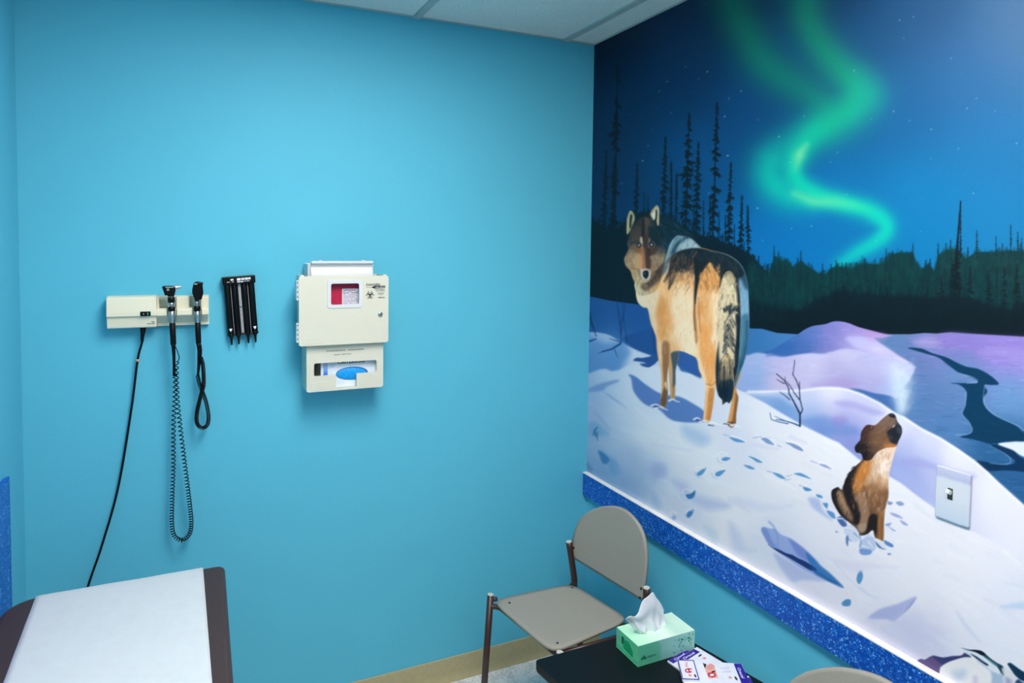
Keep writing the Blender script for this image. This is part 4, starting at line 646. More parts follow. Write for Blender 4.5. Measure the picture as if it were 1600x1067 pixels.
def lamp(y0,y1,label,m=M_lamp):
    x0,x1=-1.3564+.016,-.7469-.016
    t=root('ceiling_light',((x0+x1)/2,(y0+y1)/2,H),label,'light','lamps set in the ceiling grid')
    g=G(); w=.03
    for a in ((x0,x1,y1,y1+w),(x0,x1,y0-w,y0),(x0,x0+w,y1+w,y0-w),(x1-w,x1,y1+w,y0-w)): g.box(*a,H-.004,H+.03,.002)
    g.box(x0,x1,y1,y0,H+.06,H+.065); g.out('frame',M_white,t)
    G().box(x0+w,x1-w,y1+w,y0-w,H+.002,H+.008).out('diffuser',m,t)
lamp(YB[1]-.016,YB[2]+.016,'lit flush ceiling panel lamp nearer the mural corner'); lamp(YB[2]-.016,YB[3]+.016,'added flush ceiling fill lamp farther from the mural corner',M_lamp2)  # the farther lamp is added to even out the light on the walls
# cove bases
def cove(P0,P1,nrm,name):
    P0,P1,nrm=Vector(P0),Vector(P1),Vector(nrm); prof=[(0,0),(.013,0),(.0125,.003),(.008,.009),(.0045,.018),(.003,.03),(.003,.089),(.0015,.0913),(0,.0913)]
    g=G(); A=[g.b.verts.new(P0+nrm*a+Vector((0,0,b))) for a,b in prof]; B=[g.b.verts.new(P1+nrm*a+Vector((0,0,b))) for a,b in prof]; n=len(prof)
    for k in range(n): g.b.faces.new((A[k],A[(k+1)%n],B[(k+1)%n],B[k]))
    g.b.faces.new(A); g.b.faces.new(B[::-1]); struct(g,name,M_cove)
cove((XL,0,0),(0,0,0),(0,-1,0),'baseboard_back'); cove((0,-.013,0),(0,YF,0),(-1,0,0),'baseboard_right'); cove((XL,-.013,0),(XL,-.21,0),(1,0,0),'baseboard_left')
# glitter chair rail under the mural, white top edge
rail=struct(G().box(-.0205,0,-2.7,-.0005,.6304,.7195,.0015),'trim_1',M_glit)
struct(G().box(-.0215,0,-2.7,-.0005,.7195,.7235,.001),'rail_edge',M_edgew,rail)
# glitter laminate panel on the left wall
struct(G().box(XL,XL+.012,-1.6,-.212,.0,1.03,.0015),'trim_2',M_glit)
# ---- mural -------------------------------------------------------------------------------------------------
def build_mural():
    mural()
    Y1=-1.66; Z0,Z1=.7236,H-.002
    ys=-np.linspace(0,-Y1,6000); X=np.stack([np.zeros(6000),ys,np.full(6000,1.6)],1); px,_=sheet(X)
    cols=np.interp(np.linspace(px[0],px[-1],NCOL),px,ys); rows=np.linspace(Z0,Z1,NROW)
    Yg,Zg=np.meshgrid(cols,rows); P=np.stack([np.full(Yg.shape,-.0015),Yg,Zg],-1); Q=P.copy(); Q[...,0]=0
    u,v=sheet(Q.reshape(-1,3)); u=np.clip(u-SX0,0,CV.shape[1]-1.01); v=np.clip(v-SY0,0,CV.shape[0]-1.01)
    iu,iv=u.astype(int),v.astype(int); fu,fv=(u-iu)[:,None],(v-iv)[:,None]
    c=(CV[iv,iu]*(1-fu)+CV[iv,iu+1]*fu)*(1-fv)+(CV[iv+1,iu]*(1-fu)+CV[iv+1,iu+1]*fu)*fv
    c=np.clip(c/255,0,1); c=np.where(c<=.04045,c/12.92,((c+.055)/1.055)**2.4)
    nr,nc=Yg.shape; idx=np.arange(nr*nc).reshape(nr,nc); q=np.stack([idx[:-1,:-1],idx[1:,:-1],idx[1:,1:],idx[:-1,1:]],-1).reshape(-1,4)
    me=bpy.data.meshes.new('mural'); me.vertices.add(nr*nc); me.vertices.foreach_set('co',P.reshape(-1,3).astype(np.float32).ravel())
    me.loops.add(q.size); me.loops.foreach_set('vertex_index',q.astype(np.int32).ravel()); me.polygons.add(len(q)); me.polygons.foreach_set('loop_start',np.arange(0,q.size,4,dtype=np.int32)); me.update(calc_edges=True)
    a=me.color_attributes.new('paint','FLOAT_COLOR','POINT'); a.data.foreach_set('color',np.concatenate([np.minimum(c*np.array(MGAIN),.92),np.ones((len(c),1))],1).astype(np.float32).ravel())
    me.materials.append(M_mural); o=bpy.data.objects.new('mural',me); COL.objects.link(o)
    tag(o,'large painted mural of a wolf and howling cub in snow under green northern lights','mural')
NCOL,NROW,MGAIN=640,1150,(1.10,.975,.915)
build_mural()
# ---- wall instruments ----------------------------------------------------------------------------------
X_,Z_=(1,0,0),(0,0,1)
t=root('diagnostic_wall_unit',(-1.57,0,1.432),'cream wall unit with black rocker switch that holds two corded scopes','medical device')
hp=[(0,1.480),(-.044,1.480),(-.053,1.477),(-.058,1.472),(-.0625,1.432),(-.0625,1.4225),(-.058,1.4195),(-.0545,1.418),(-.049,1.388),(-.046,1.3855),(0,1.3855)]
G().prism(hp,0,-1.7113,-1.5795,.0012).out('transformer_housing',M_cream,t)
g=G(); g.box(-1.5795,-1.432,-.02,0,1.385,1.477,.0015)
sh=[(-.0195,1.393),(-.052,1.4185),(-.0615,1.4205),(-.0625,1.424),(-.0625,1.436),(-.06,1.4395),(-.045,1.443),(-.0195,1.443)]
for a,b in ((-1.5798,-1.5505),(-1.5235,-1.4805),(-1.4535,-1.4345)): g.prism(sh,0,a,b,.0008)
g.prism([(p[0]*.62-.007,p[1]) for p in sh],0,-1.5798,-1.4345)
for a,b in ((-1.5798,-1.5715),(-1.526,-1.488),(-1.4565,-1.4345)): g.box(a,b,-.046,-.019,1.435,1.4765,.004,3)
g.out('cradle',M_cream,t)
sw=G().box(-1.6227,-1.5948,-.0655,-.056,1.4215,1.4352,.001).out('rocker_switch',M_black,t)
G().box(-1.604,-1.6005,-.0659,-.0648,1.4248,1.432,.0005).out('power_light',M_green,sw); G().box(-1.6145,-1.6125,-.0659,-.0648,1.4265,1.4295,.0004).out('switch_mark',M_inkw,sw)
text('WA',.0042,(-1.5935,-.0525,1.4005),X_,(0,.3,1),M_ink,t,width=.0095); text('Welch Allyn',.0026,(-1.606,-.0515,1.396),X_,(0,.2,1),M_ink,t,width=.022)
cp=spl([(-1.6172,-.035,1.3855),(-1.619,-.034,1.36),(-1.6212,-.03,1.3372),(-1.634,-.02,1.2832),(-1.653,-.014,1.1342),(-1.6903,-.014,.9032),(-1.7349,-.016,.7336),(-1.7735,-.018,.6135),(-1.80,-.014,.50),(-1.81,-.012,.36)],8)
c=G().tube(cp,.0033,10).out('power_cord',M_rubber,t)
G().tube([(-1.6168,-.035,1.3865),(-1.6172,-.035,1.383),(-1.6176,-.035,1.372),(-1.6192,-.0342,1.358),(-1.6205,-.031,1.341)],[.0088,.0085,.0072,.0052,.0044],12).out('strain_relief',M_rubber,c)
i=int(np.argmin(abs(cp[:,2]-1.282))); G().tube([cp[i]+np.array([0,0,.004]),cp[i]-np.array([0,0,.0035])],.0048,10).out('tape_flag',M_orange,c)
G().box(-1.823,-1.797,-.03,0,.325,.365,.004).out('plug',M_rubber,c)
def scope(name,x0,x1,label,head,zt,tilt_x):
    # stacked collars down a slightly leaning axis
    f=lambda z:x0+(x1-x0)*(zt-z)/(zt-1.335)
    ax=Vector((x1-x0,0,-(zt-1.335))).normalized(); t=root(name,(f(1.44),0,1.30),label,'medical instrument'); y=-.071
    def ring(nm,z0,z1,r,m,par=t,bev=.0008):
        L=z0-z1; return G().lathe([(r-bev,0),(r,bev),(r,L-bev),(r-bev,L)],(f(z0),y,z0),(f(z1)-f(z0),0,z1-z0)).out(nm,m,par)
    return t,f,y,ring
t,f,y,ring=scope('otoscope',-1.5386,-1.5337,'otoscope with grey cone tip and long loosely coiled cord in cream wall unit','oto',1.478,0)
h=G().prism([(-1.5632,1.5092),(-1.5560,1.5112),(-1.5320,1.5110),(-1.5262,1.5075),(-1.5262,1.4955),(-1.5298,1.4798),(-1.547,1.4800),(-1.549,1.483),(-1.5552,1.4829)],1,y-.0125,y+.0125,.003,3).out('head',M_black,t)
G().lathe([(.0095,0),(.0088,.004),(.0036,.026),(.0030,.0285)],(-1.5375,y-.002,1.5035),(1,0,.17)).out('speculum_tip',M_silver,h)
G().box(-1.5535,-1.531,y-.0136,y-.012,1.5062,1.509,.0006).out('top_glint_strip',M_silver,h)
g=G(); 
for k in range(24):
    a,b=2*math.pi*k/24,2*math.pi*(k+1)/24; q=lambda r,w:(-1.5466+r*math.cos(w),y-.0131,1.5005+r*math.sin(w)); g.quad(q(.0034,a),q(.0034,b),q(.0022,b),q(.0022,a))
g.solid(.0005).out('emblem',M_inkw,h)
ring('neck_ring',1.4800,1.4770,.0086,M_silver); ring('neck',1.4772,1.4610,.0100,M_black); ring('silver_ring',1.4610,1.4480,.0078,M_steel); ring('collar',1.4480,1.4350,.0104,M_black); ring('steel_sleeve',1.4350,1.3990,.0091,M_steel)
hd=ring('handle',1.3990,1.3340,.0083,M_rubber,bev=.0015)
cd=G().tube([(f(1.336),y,1.336),(f(1.33),y,1.328),(f(1.30),y,1.30),(-1.5325,y+.003,1.262),(-1.5330,y+.006,1.238)],[.0078,.0058,.0046,.0042,.004],12)
cd.tube(spl([(-1.529,y-.004,1.330),(-1.5225,y-.004,1.312),(-1.5183,y-.002,1.295),(-1.5205,y+.002,1.284),(-1.5265,y+.006,1.279)],6),.0014,8)
cd.tube(coil([(-1.5255,-.060,1.279),(-1.5262,-.060,1.24),(-1.5249,-.060,1.1677),(-1.5185,-.058,1.0868),(-1.5084,-.056,.985),(-1.4945,-.052,.8474),(-1.489,-.048,.77),(-1.4955,-.046,.733),(-1.5169,-.044,.7185),(-1.5375,-.044,.735),(-1.5437,-.044,.77),(-1.5433,-.044,.83),(-1.5382,-.044,.955),(-1.5362,-.044,1.0887),(-1.531,-.044,1.19),(-1.5305,-.040,1.262)],.0056,[.0155,.0145,.0135,.0115,.0085,.0068,.0088,.0115,.0135,.0145,.0155]),.0016,6)
cd.tube(spl([(-1.5305,-.036,1.262),(-1.533,-.03,1.30),(-1.5345,-.026,1.35),(-1.5345,-.026,1.39)],6),.0014,8); cd.out('coiled_cord',M_rubber,t)
t,f,y,ring=scope('ophthalmoscope',-1.4676,-1.4636,'ophthalmoscope with rounded black head and tight looped cord in cream wall unit','oph',1.4655,0)
hp=[(-1.4722,1.5212),(-1.466,1.5232),(-1.4555,1.5215),(-1.4515,1.5185),(-1.4490,1.495),(-1.4490,1.486),(-1.4525,1.474),(-1.4530,1.4695),(-1.4605,1.4668),(-1.4622,1.4635),(-1.4724,1.4635),(-1.4738,1.468),(-1.4803,1.490),(-1.4800,1.500),(-1.4765,1.5165)]
h=G().prism(hp,1,y-.0125,y+.0125,.0035,3).out('head',M_black,t)
G().box(-1.4745,-1.4655,y-.0134,y-.0122,1.5150,1.5170,.0004).out('brow_mark',M_inkw,h); G().box(-1.4525,-1.4495,y-.009,y+.009,1.513,1.521,.001).out('brow_rest',M_rubber,h)
ring('silver_ring',1.4640,1.4480,.0075,M_steel); ring('collar',1.4480,1.4327,.0104,M_black); ring('steel_sleeve',1.4327,1.3974,.0086,M_steel); ring('handle',1.3974,1.3334,.0080,M_rubber,bev=.0015)
cd=G().tube([(f(1.335),y,1.335),(f(1.325),y,1.325),(-1.4622,y,1.305),(-1.4618,y+.002,1.276)],[.0076,.0058,.005,.0042],12)
cd.tube(spl([(-1.4585,y-.002,1.331),(-1.4562,y-.002,1.313),(-1.457,y,1.296),(-1.4575,y+.004,1.288)],6),.0026,8)
cd.tube(coil([(-1.4575,-.066,1.289),(-1.4520,-.064,1.266),(-1.4498,-.062,1.23),(-1.4505,-.060,1.199),(-1.4558,-.058,1.1794),(-1.4640,-.056,1.145),(-1.4702,-.054,1.112),(-1.4702,-.053,1.085),(-1.4615,-.052,1.069),(-1.4500,-.051,1.0660),(-1.4398,-.050,1.075),(-1.4365,-.049,1.100),(-1.4425,-.047,1.140),(-1.4530,-.045,1.1765),(-1.4610,-.043,1.200),(-1.4670,-.042,1.2300)],.0051,[.0034,.0033,.0036,.0034,.0033]),.0014,6)
cd.tube(spl([(-1.4618,-.066,1.276),(-1.4622,-.058,1.26),(-1.4650,-.046,1.238),(-1.467,-.042,1.229)],6),.0036,8); cd.tube(spl([(-1.467,-.042,1.229),(-1.466,-.034,1.28),(-1.465,-.026,1.34),(-1.465,-.024,1.392)],6),.0014,8); cd.out('coiled_cord',M_rubber,t)
# ---- specula dispenser (hangs a little askew) ---------------------------------------------------------------
t=root('specula_dispenser',(-1.3372,0,1.44),'black four-tube speculum dispenser hung askew on blue wall','dispenser')
O=Vector((-1.3372,0,1.44)); RT=Matrix.Rotation(math.radians(-4.1),4,'Y')
def dout(g,name,m,par): 
    g.b.transform(Matrix.Translation(O)@RT); return g.out(name,m,par)
dout(G().box(-.046,.046,-.016,-.001,-.09,.08,.001),'wall_mount',M_black,t)
dout(G().box(-.0495,.0495,-.040,-.0005,.0725,.0965,.0015),'cap',M_black,t)
for x in (-.0365,-.0146,.0146,.0365):
    tb=dout(G().lathe([(.0092,0),(.0098,.002),(.0098,.160),(.0092,.1615)],(x,-.0245,.0735),(0,0,-1),20),'tube',M_black,t)
    dout(G().lathe([(.0098,0),(.0085,.004),(.0045,.012),(.0026,.034),(.002,.0345)],(x,-.0245,-.0865),(0,0,-1),16),'speculum_tip',M_black,tb)
dout(G().box(-.0475,.0475,-.030,-.0005,-.0915,-.0870,.001),'bottom_flange',M_black,t)
dout(G().box(-.0042,.0042,-.0235,-.0155,-.086,.0725,.0005),'centre_strip',M_silver,t)
sc=dout(G().lathe([(.0036,0),(.0036,.0012),(.002,.002)],(0,-.0235,-.001),(0,-1,0),16),'screw',M_steel,t); dout(G().lathe([(.0016,0),(.0014,.0004)],(.0003,-.0254,-.0012),(0,-1,0),10),'screw_slot',M_hole,sc)
for x in(-.0255,.0255): dout(G().box(x-.0009,x+.0009,-.0225,-.0155,-.086,.0725),'seam_strip',M_silver,t)
for x in(-.0365,.0365): dout(G().prism([(x-.0048,-.0675),(x+.0048,-.0675),(x+.0036,-.0715),(x,-.0775),(x-.0036,-.0715)],1,-.0362,-.0345,.0003),'arrow_label',M_inkw,t)
g=G(); 
for a in ((-.0255,-.0165,.0845,.0895),(-.0365,-.028,.0795,.0812),(-.0225,-.0155,.0795,.0812),(-.0065,.0045,.0832,.0905),(.0065,.0165,.0842,.0905),(.0180,.0270,.0838,.0908),(.0280,.0350,.0845,.0905),(-.006,.003,.0772,.0808),(.0045,.0125,.0772,.0808),(.0150,.0205,.0792,.0806),(.0225,.0315,.0792,.0806)): g.box(a[0],a[1],-.0405,-.0398,a[2],a[3])
dout(g,'cap_print',M_inkw,t)
# ---- sharps cabinet with its liner -----------------------------------------------------------------------------
t=root('sharps_cabinet',(-1.026,0,1.317),'cream locked sharps cabinet with red window and DANGER biohazard notice','cabinet')
x0,x1,z0,z1=-1.1700,-.8830,1.3175,1.5375
c0=x0+.011; g=G(); g.box(c0,c0+.004,-.113,0,z0,z1,.001); g.box(x1-.004,x1,-.113,0,z0,z1,.001); g.box(c0+.004,x1-.004,-.113,-.0,z0,z0+.004,.001); g.box(c0+.004,x1-.004,-.004,0,z0+.004,z1); g.out('case',M_cream2,t)
dr=G().prism(rrect(x0-.0022,x1+.002,z0-.0005,z1+.0005,.008),1,-.113,-.1315,.0045,3,holes=(rrect(-1.0790,-.9735,1.4400,1.5205,.008),)).out('door',M_cream2,t)
G().prism(rrect(-1.0835,-.9690,1.4350,1.5262,.009),1,-.1308,-.1336,.0008,2,holes=(rrect(-1.0716,-.9807,1.4465,1.5140,.006),)).out('window_frame',M_white,dr)
k=G().lathe([(.0080,0),(.0080,.003),(.0066,.0048),(.0035,.0052)],(-.9090,-.1308,1.4107),(0,-1,0)).out('lock',M_steel,dr); G().box(-.9102,-.9078,-.1364,-.1355,1.4095,1.4135).out('key_slot',M_hole,k)
for za,zb in((1.4628,1.5256),(1.3290,1.3905)):
    hg=G().box(-1.1795,-1.1722,-.1295,-.110,za,zb,.0015).out('hinge',M_white,t); g=G()
    for i in range(4): g.box(-1.1772,-1.1748,-.1301,-.1292,za+(zb-za)*(.12+.24*i),za+(zb-za)*(.24+.24*i),.0004)
    g.out('hinge_slot',M_edge,hg)
for a,b in((x0+.003,x0+.016),(x1-.014,x1-.003)): G().box(a,b,-.125,-.105,z1-.001,z1+.0035,.0015).out('door_catch',M_cream2,t)
G().prism(rrect(-1.1590,-1.0950,1.3235,1.3440,.002),1,-.1312,-.1322,.0004).out('recess_plate',M_cream2,dr)
yd=-.1316
text('DANGER!',.0072,(-.9575,yd,1.5055),X_,Z_,M_ink,dr,'danger_lettering',width=.0475)
nd=G().prism([(-.9400,1.5003),(-.9290,1.4960),(-.8925,1.4975),(-.8925,1.5050),(-.9290,1.5050)],1,yd,yd-.0006).out('needle_bar',M_ink,dr); G().box(-.9570,-.9395,yd-.0006,yd,1.4998,1.5006).out('needle_line',M_edge,dr)
text('USED NEEDLES',.0036,(-.9262,yd-.0006,1.4986),X_,Z_,M_inkw,nd,width=.032)
text('CAN INFECT',.0026,(-.9285,yd,1.4915),X_,Z_,M_ink,dr,width=.034); text('BIOHAZARD',.0026,(-.9240,yd,1.4870),X_,Z_,M_ink,dr,width=.030)
g=G()
for zz,a,b in((1.4808,-.9185,-.8950),(1.4780,-.9175,-.8955),(1.4752,-.9120,-.9010)):
    q=a
    while q<b-.002: g.box(q,min(b,q+.0034),yd-.0004,yd,zz,zz+.0011); q+=.0044
g.out('fine_print',M_edge,dr); text('DISPOSAL',.0042,(-.9170,yd,1.4640),X_,Z_,M_ink,dr,width=.0235)
def biohazard(cx,cz,s,par):            # three open crescents on a ring
    g=G(); P=lambda r,a,ox=0,oz=0:(cx+s*(ox+r*math.cos(a)),yd-.0004,cz+s*(oz+r*math.sin(a)))
    for k in range(3):
        d=math.radians(90+120*k); ox,oz=.50*math.cos(d),.50*math.sin(d); ix,iz=.58*math.cos(d),.58*math.sin(d); n=28; lo,hi=d+math.radians(28),d+math.radians(332)
        for i in range(n):
            a,b=lo+(hi-lo)*i/n,lo+(hi-lo)*(i+1)/n; w=lambda q:.58+.02*math.cos(q-d); 
            g.quad(P(.60,a,ox,oz),P(.60,b,ox,oz),P(.43,b,ix,iz),P(.43,a,ix,iz))
    for k in range(3):
        d=math.radians(90+120*k); 
        for i in range(8):
            a,b=d-.55+1.1*i/8,d-.55+1.1*(i+1)/8; g.quad(P(.62,a),P(.62,b),P(.50,b),P(.50,a))
    bmesh.ops.remove_doubles(g.b,verts=g.b.verts[:],dist=1e-6); g.out('biohazard_symbol',M_ink,par)
biohazard(-.9440,1.4755,.0138,dr)
t=root('sharps_container',(-1.026,-.06,1.3222),'red sharps container with white drop chute inside the cream wall cabinet','container')
g=G().box(-1.150,-.905,-.1060,-.010,1.3222,1.530,.006); g.out('red_bin',M_red,t)
lb=G().box(-1.0305,-.9600,-.1068,-.1058,1.42,1.4955).out('paper_label',M_label,t); g=G(); rr=np.random.default_rng(3)
for i in range(11):
    zz=1.4895-i*.0046; q=-1.0265
    while q<-.984:
        w=rr.uniform(.003,.009)
        if rr.random()<.8: g.box(q,q+w,-.1071,-.1066,zz,zz+(.0022 if i in(0,2) else .0011))
        q+=w+.0016
g.out('label_print',M_edge,lb)
g=G(); fl=[(-.104,1.531),(-.102,1.545),(-.097,1.565),(-.098,1.573),(-.106,1.577),(-.110,1.579),(-.110,1.586),(-.095,1.586),(-.090,1.575),(-.092,1.565),(-.097,1.545),(-.098,1.531)]
g.prism(fl,0,-1.1290,-.9275,.0006); g.box(-1.137,-1.1325,-.085,-.012,1.532,1.5755,.001); g.box(-.9260,-.9210,-.085,-.012,1.532,1.5755,.001); g.box(-1.137,-.921,-.014,-.009,1.532,1.5765,.001)
for xx in(-1.098,-.958): g.box(xx-.006,xx+.004,-.104,-.098,1.5855,1.5885,.001)
g.out('drop_chute',M_white,t)
# ---- glove box and holder ------------------------------------------------------------------------------------------
t=root('glove_box_holder',(-1.0195,0,1.164),'cream glove box holder with CHOKING HAZARD lettering under the sharps cabinet','dispenser')
x0,x1,z0,z1=-1.1455,-.8925,1.1640,1.3160
hole=[(-.9150,1.2190),(-.9150,1.2505)]+arc(-.9205,1.2505,.0055,0,90,4)+[(-1.1160,1.2565)]+arc(-1.1160,1.2505,.006,90,180,4)+[(-1.1220,1.2210)]+arc(-1.1160,1.2200,.006,180,270,4)+[(-1.0510,1.2140),(-1.0510,1.1760)]+arc(-1.0460,1.1740,.005,180,270,3)+[(-.9880,1.1690)]+arc(-.9880,1.1740,.005,270,360,3)+[(-.9830,1.2140),(-.9205,1.2140)]
g=G().prism(rrect(x0,x1,z0,z1,.007),1,-.098,-.1115,.004,3,holes=(hole,)); g.out('front_panel',M_cream2,t)
g=G(); g.box(x0+.0015,x0+.0045,-.099,0,z0+.001,z1,.001); g.box(x1-.0045,x1-.0015,-.099,0,z0+.001,z1,.001); g.box(x0+.0045,x1-.0045,-.099,0,z0+.001,z0+.004); g.out('case',M_cream2,t); G().box(x0+.0045,x1-.0045,-.003,0,z0+.004,z1).out('wall_mount',M_cream2,t)
text('CHOKING  HAZARD',.0048,(-1.0835,-.1118,1.2925),X_,Z_,M_edge,t,width=.1255); text('ADULT USE ONLY',.0036,(-1.0590,-.1118,1.2800),X_,Z_,M_edge,t,width=.0600)
G().prism(rrect(-1.130,-1.063,1.1700,1.1950,.002),1,-.1112,-.1120,.0004).out('embossed_plate',M_cream2,t)
t=root('glove_box',(-1.0,-.051,1.1685),'white glove carton with blue opening inside the cream holder','box')
G().box(-1.0965,-.9000,-.0905,-.012,1.1685,1.300,.0012).out('carton',M_carton,t)
yb=-.0908
G().box(-1.0880,-1.0742,yb-.0004,yb,1.2100,1.2620).out('blue_bar',M_bar,t); text('CRITERION',.0098,(-1.0415,yb,1.2468),X_,Z_,M_ink,t,width=.0890)
g=G(); e=lambda a:(-.9935+.0535*math.cos(a),1.2130+.0215*math.sin(a)); pl=[e(2*math.pi*k/32) for k in range(32)]; g.prism(pl,1,yb,yb-.0006); g.out('opening_print',mat('deep_blue_print',(6,70,150),.5),t)
rr=np.random.default_rng(5)
def gl(u,v):
    a=2*math.pi*u; r=v; x=-.9950+.0505*r*math.cos(a); z=1.2125+.0195*r*math.sin(a); return (x,yb-.0008-.0040*(1-r**2)-.0012*math.sin(9*x*40+3*z*60)*(1-r),z)
G().grid(gl,40,8).out('blue_gloves',M_glove,t)
g=G(); 
for zz,a,b in((1.2435,-1.0650,-1.0480),(1.2400,-1.0650,-1.0500),(1.2365,-1.065,-1.052)): g.box(a,b,yb-.0003,yb,zz,zz+.0009)
g.out('fine_print',mat('pale_print',(170,190,220),.6),t)
# ---- exam table and paper ------------------------------------------------------------------------------------------
t=root('exam_table',(-1.652,-1.25,0),'exam table with dark brown vinyl pad under white paper','exam table')
P=rrect(-1.4155,-1.4154,-2.16,-.379,.00001); P=arc(-1.4275,-.402,.0205,10,90,5)+arc(-1.826,-.4515,.0725,90,175,9)+[(-1.8985,-2.16),(-1.4160,-2.16),(-1.4155,-.894)]
g=G().prism(P,2,.70,.780,.014,4); g.out('vinyl_pad',M_vinyl,t)
G().box(-1.875,-1.432,-2.14,-.43,.66,.6995,.004).out('deck',M_base,t)
cb=G().box(-1.855,-1.455,-2.05,-.55,.08,.66,.006).out('base_cabinet',M_base,t)
for a in range(3): d=G().box(-1.4555,-1.448,-2.03+a*.49,-1.57+a*.49,.12,.62,.004).out('drawer',M_base,cb)
G().box(-1.835,-1.475,-2.02,-.60,0,.08).out('plinth',M_edge,t)
def pap(u,v):
    # v: 0 hangs down at the head end, then runs along the pad towards the viewer
    L=1.78; s=v*(L+.10)-.10
    xa,xb=-1.8371,-1.4615
    if s<0: y=-.3755; z=.7815+s-.004*0
    else: y=-.3765-s; z=.7815
    y0=-y; xa+=.0085*min(1,(y0-.376)/.35); xb+=.0070*min(1,(y0-.376)/.5)
    if 0<=s<.012: z-= .003*(1-s/.012)**2
    z+=.0006*math.sin(u*17+y*31)*(.3+u*(1-u))+.0005*math.sin(y*47+u*5) if s>=0 else 0
    return (xa+(xb-xa)*u,y-(0 if s>=0 else .0),z)
o=G().grid(pap,30,120).solid(-.0006).out('exam_paper',M_paper,None,None,(-1.65,-1.2,.7815)); tag(o,'white exam paper strip spread over the brown vinyl table pad','paper')
# ---- chairs ---------------------------------------------------------------------------------------------------------
def thick(g,v):                          # give a shell its thickness along v
    q=bmesh.ops.extrude_face_region(g.b,geom=g.b.faces[:],use_keep_orig=True); bmesh.ops.translate(g.b,verts=[e for e in q['geom'] if isinstance(e,bmesh.types.BMVert)],vec=v)
def chair(label):
    t=root('stacking_chair',(-.37,-.43,0),label,'chair','taupe chairs along the mural wall')
    zs=.44
    # seat: a rounded shell, slightly dished, rolled front edge
    A=[at(px,py,2,zs)[:2] for px,py in ((768,937),(893,911),(984,967),(864,1019))]     # front-left, back-left, back-right, front-right
    A=[np.array(a) for a in A]
    def seat(u,v):
        r=.16; a=2*math.pi*u; e=.235
        cx,sx=math.cos(a),math.sin(a); m=max(abs(cx),abs(sx)); k=(abs(cx)**8+abs(sx)**8)**(-1/8)
        s_=.5+.5*k*cx*v; t_=.5+.5*k*sx*v
        p=A[0]*(1-s_)*(1-t_)+A[1]*s_*(1-t_)+A[2]*s_*t_+A[3]*(1-s_)*t_
        z=zs-.006*(1-v**2)+.004*(abs(t_-.5)*2)**2*0-.010*max(0,.12-s_)/.12*0
        return (p[0],p[1],z)
    so=G().grid(seat,64,10); bmesh.ops.remove_doubles(so.b,verts=so.b.verts[:],dist=1e-5); thick(so,(0,0,-.009)); st=so.out('seat',M_taupe,t)
    for px,py in ((796,942),(894,919),(976,975),(871,1005)):
        p=at(px,py,2,zs-.002); G().lathe([(.0040,0),(.0036,.0022)],(p[0],p[1],p[2]),(0,0,1),10).out('screw',M_hole,st)
    # back panel: pixels give its outline on a leaning, slightly turned plane
    K=[(892.3,870.5),(893.2,852),(895,838),(899,825),(905,812.5),(914,803),(926,796),(938,792),(950,790.8),(960,791.5),(969,794),(980,800.5),(989,809.5),(997,820),(1003,832.5),(1007,846),(1009,862),(1009.5,878),(1008.5,892),(1007,905),(1005,920),(1002.5,938)]
    def bp(px,py):      # plane through left-bottom x=-.218, right-bottom x=-.158; leans back .022 at the top
        x=-.19
        for _ in range(12):
            p=at(px,py,0,x); s_=(-p[1]-.222)/.36; x=-.222+.060*s_+.10*(p[2]-.51)-.012*(1-(2*s_-1)**2)*-1
        return p
    from mathutils.geometry import tessellate_polygon
    cen=np.mean([bp(*k) for k in K],0); kx=np.mean([k[0] for k in K]); ky=np.mean([k[1] for k in K]); Kd=spl(K,3); n=len(Kd)
    Kd=np.vstack([Kd,[(892.3+ (1002.5-892.3)*w,870.5+(938-870.5)*w) for w in np.linspace(.92,.08,12)]])
    g=G(); rings=[]
    for v in (0,.2,.4,.6,.8,.93,1): rings.append([g.b.verts.new(bp(kx+(a-kx)*v,ky+(b-ky)*v)) for a,b in Kd] if v else None)
    c0=g.b.verts.new(bp(kx,ky)); n=len(Kd); rings=rings[1:]
    for k in range(n): g.b.faces.new((c0,rings[0][k],rings[0][(k+1)%n]))
    for Ra,Rb in zip(rings,rings[1:]):
        for k in range(n): g.b.faces.new((Ra[k],Rb[k],Rb[(k+1)%n],Ra[(k+1)%n]))
    for f in g.b.faces: f.smooth=True
    thick(g,(.010,0,.001))
    bk=g.out('backrest',M_taupe,t)
    for px,py in ((896.5,856),(895,870),(1002,919.5),(1000,934)):
        p=Vector(bp(px,py)); G().lathe([(.0042,0),(.0038,.0032)],p+Vector((.0006,0,0)),(-1,0,.1),10).out('screw',M_hole,bk)
    # tube frame
    FL=[(-.556,-.262,.456),(-.590,-.270,.0)]; FR=[(-.503,-.622,.456),(-.533,-.640,.0)]
    RLt=at(888.8,846.5,0,-.231); RRt=at(1010.3,918.5,0,-.160)
    RL=[tuple(RLt),(RLt[0]+.022,RLt[1]-.004,.44),(RLt[0]+.03,RLt[1]-.002,.36),(-.150,RLt[1]+.004,0)]; RR=[tuple(RRt),(RRt[0]+.012,RRt[1],.44),(RRt[0]+.02,RRt[1],.36),(-.098,RRt[1]-.004,0)]
    R=.0112
    for Pq in (FL,FR,RL,RR):
        lg=G().tube(spl(Pq,6) if len(Pq)>2 else Pq,R,14).out('leg',M_brown,t)
        p=Vector(Pq[0]); d=(p-Vector(Pq[1])).normalized(); G().lathe([(R-.0005,0),(R-.0005,.0018),(R-.003,.0026)],p,d,14).out('end_cap',M_cap,lg)
        q=Vector(Pq[-1]); G().lathe([(R+.0015,0),(R+.001,.018)],q,(0,0,1),12).out('foot_glide',M_rubber,lg)
    def rail(a,b,r=.0085,nm='rail'): G().tube([a,b],r,12).out(nm,M_brown,t)
    zr=.419
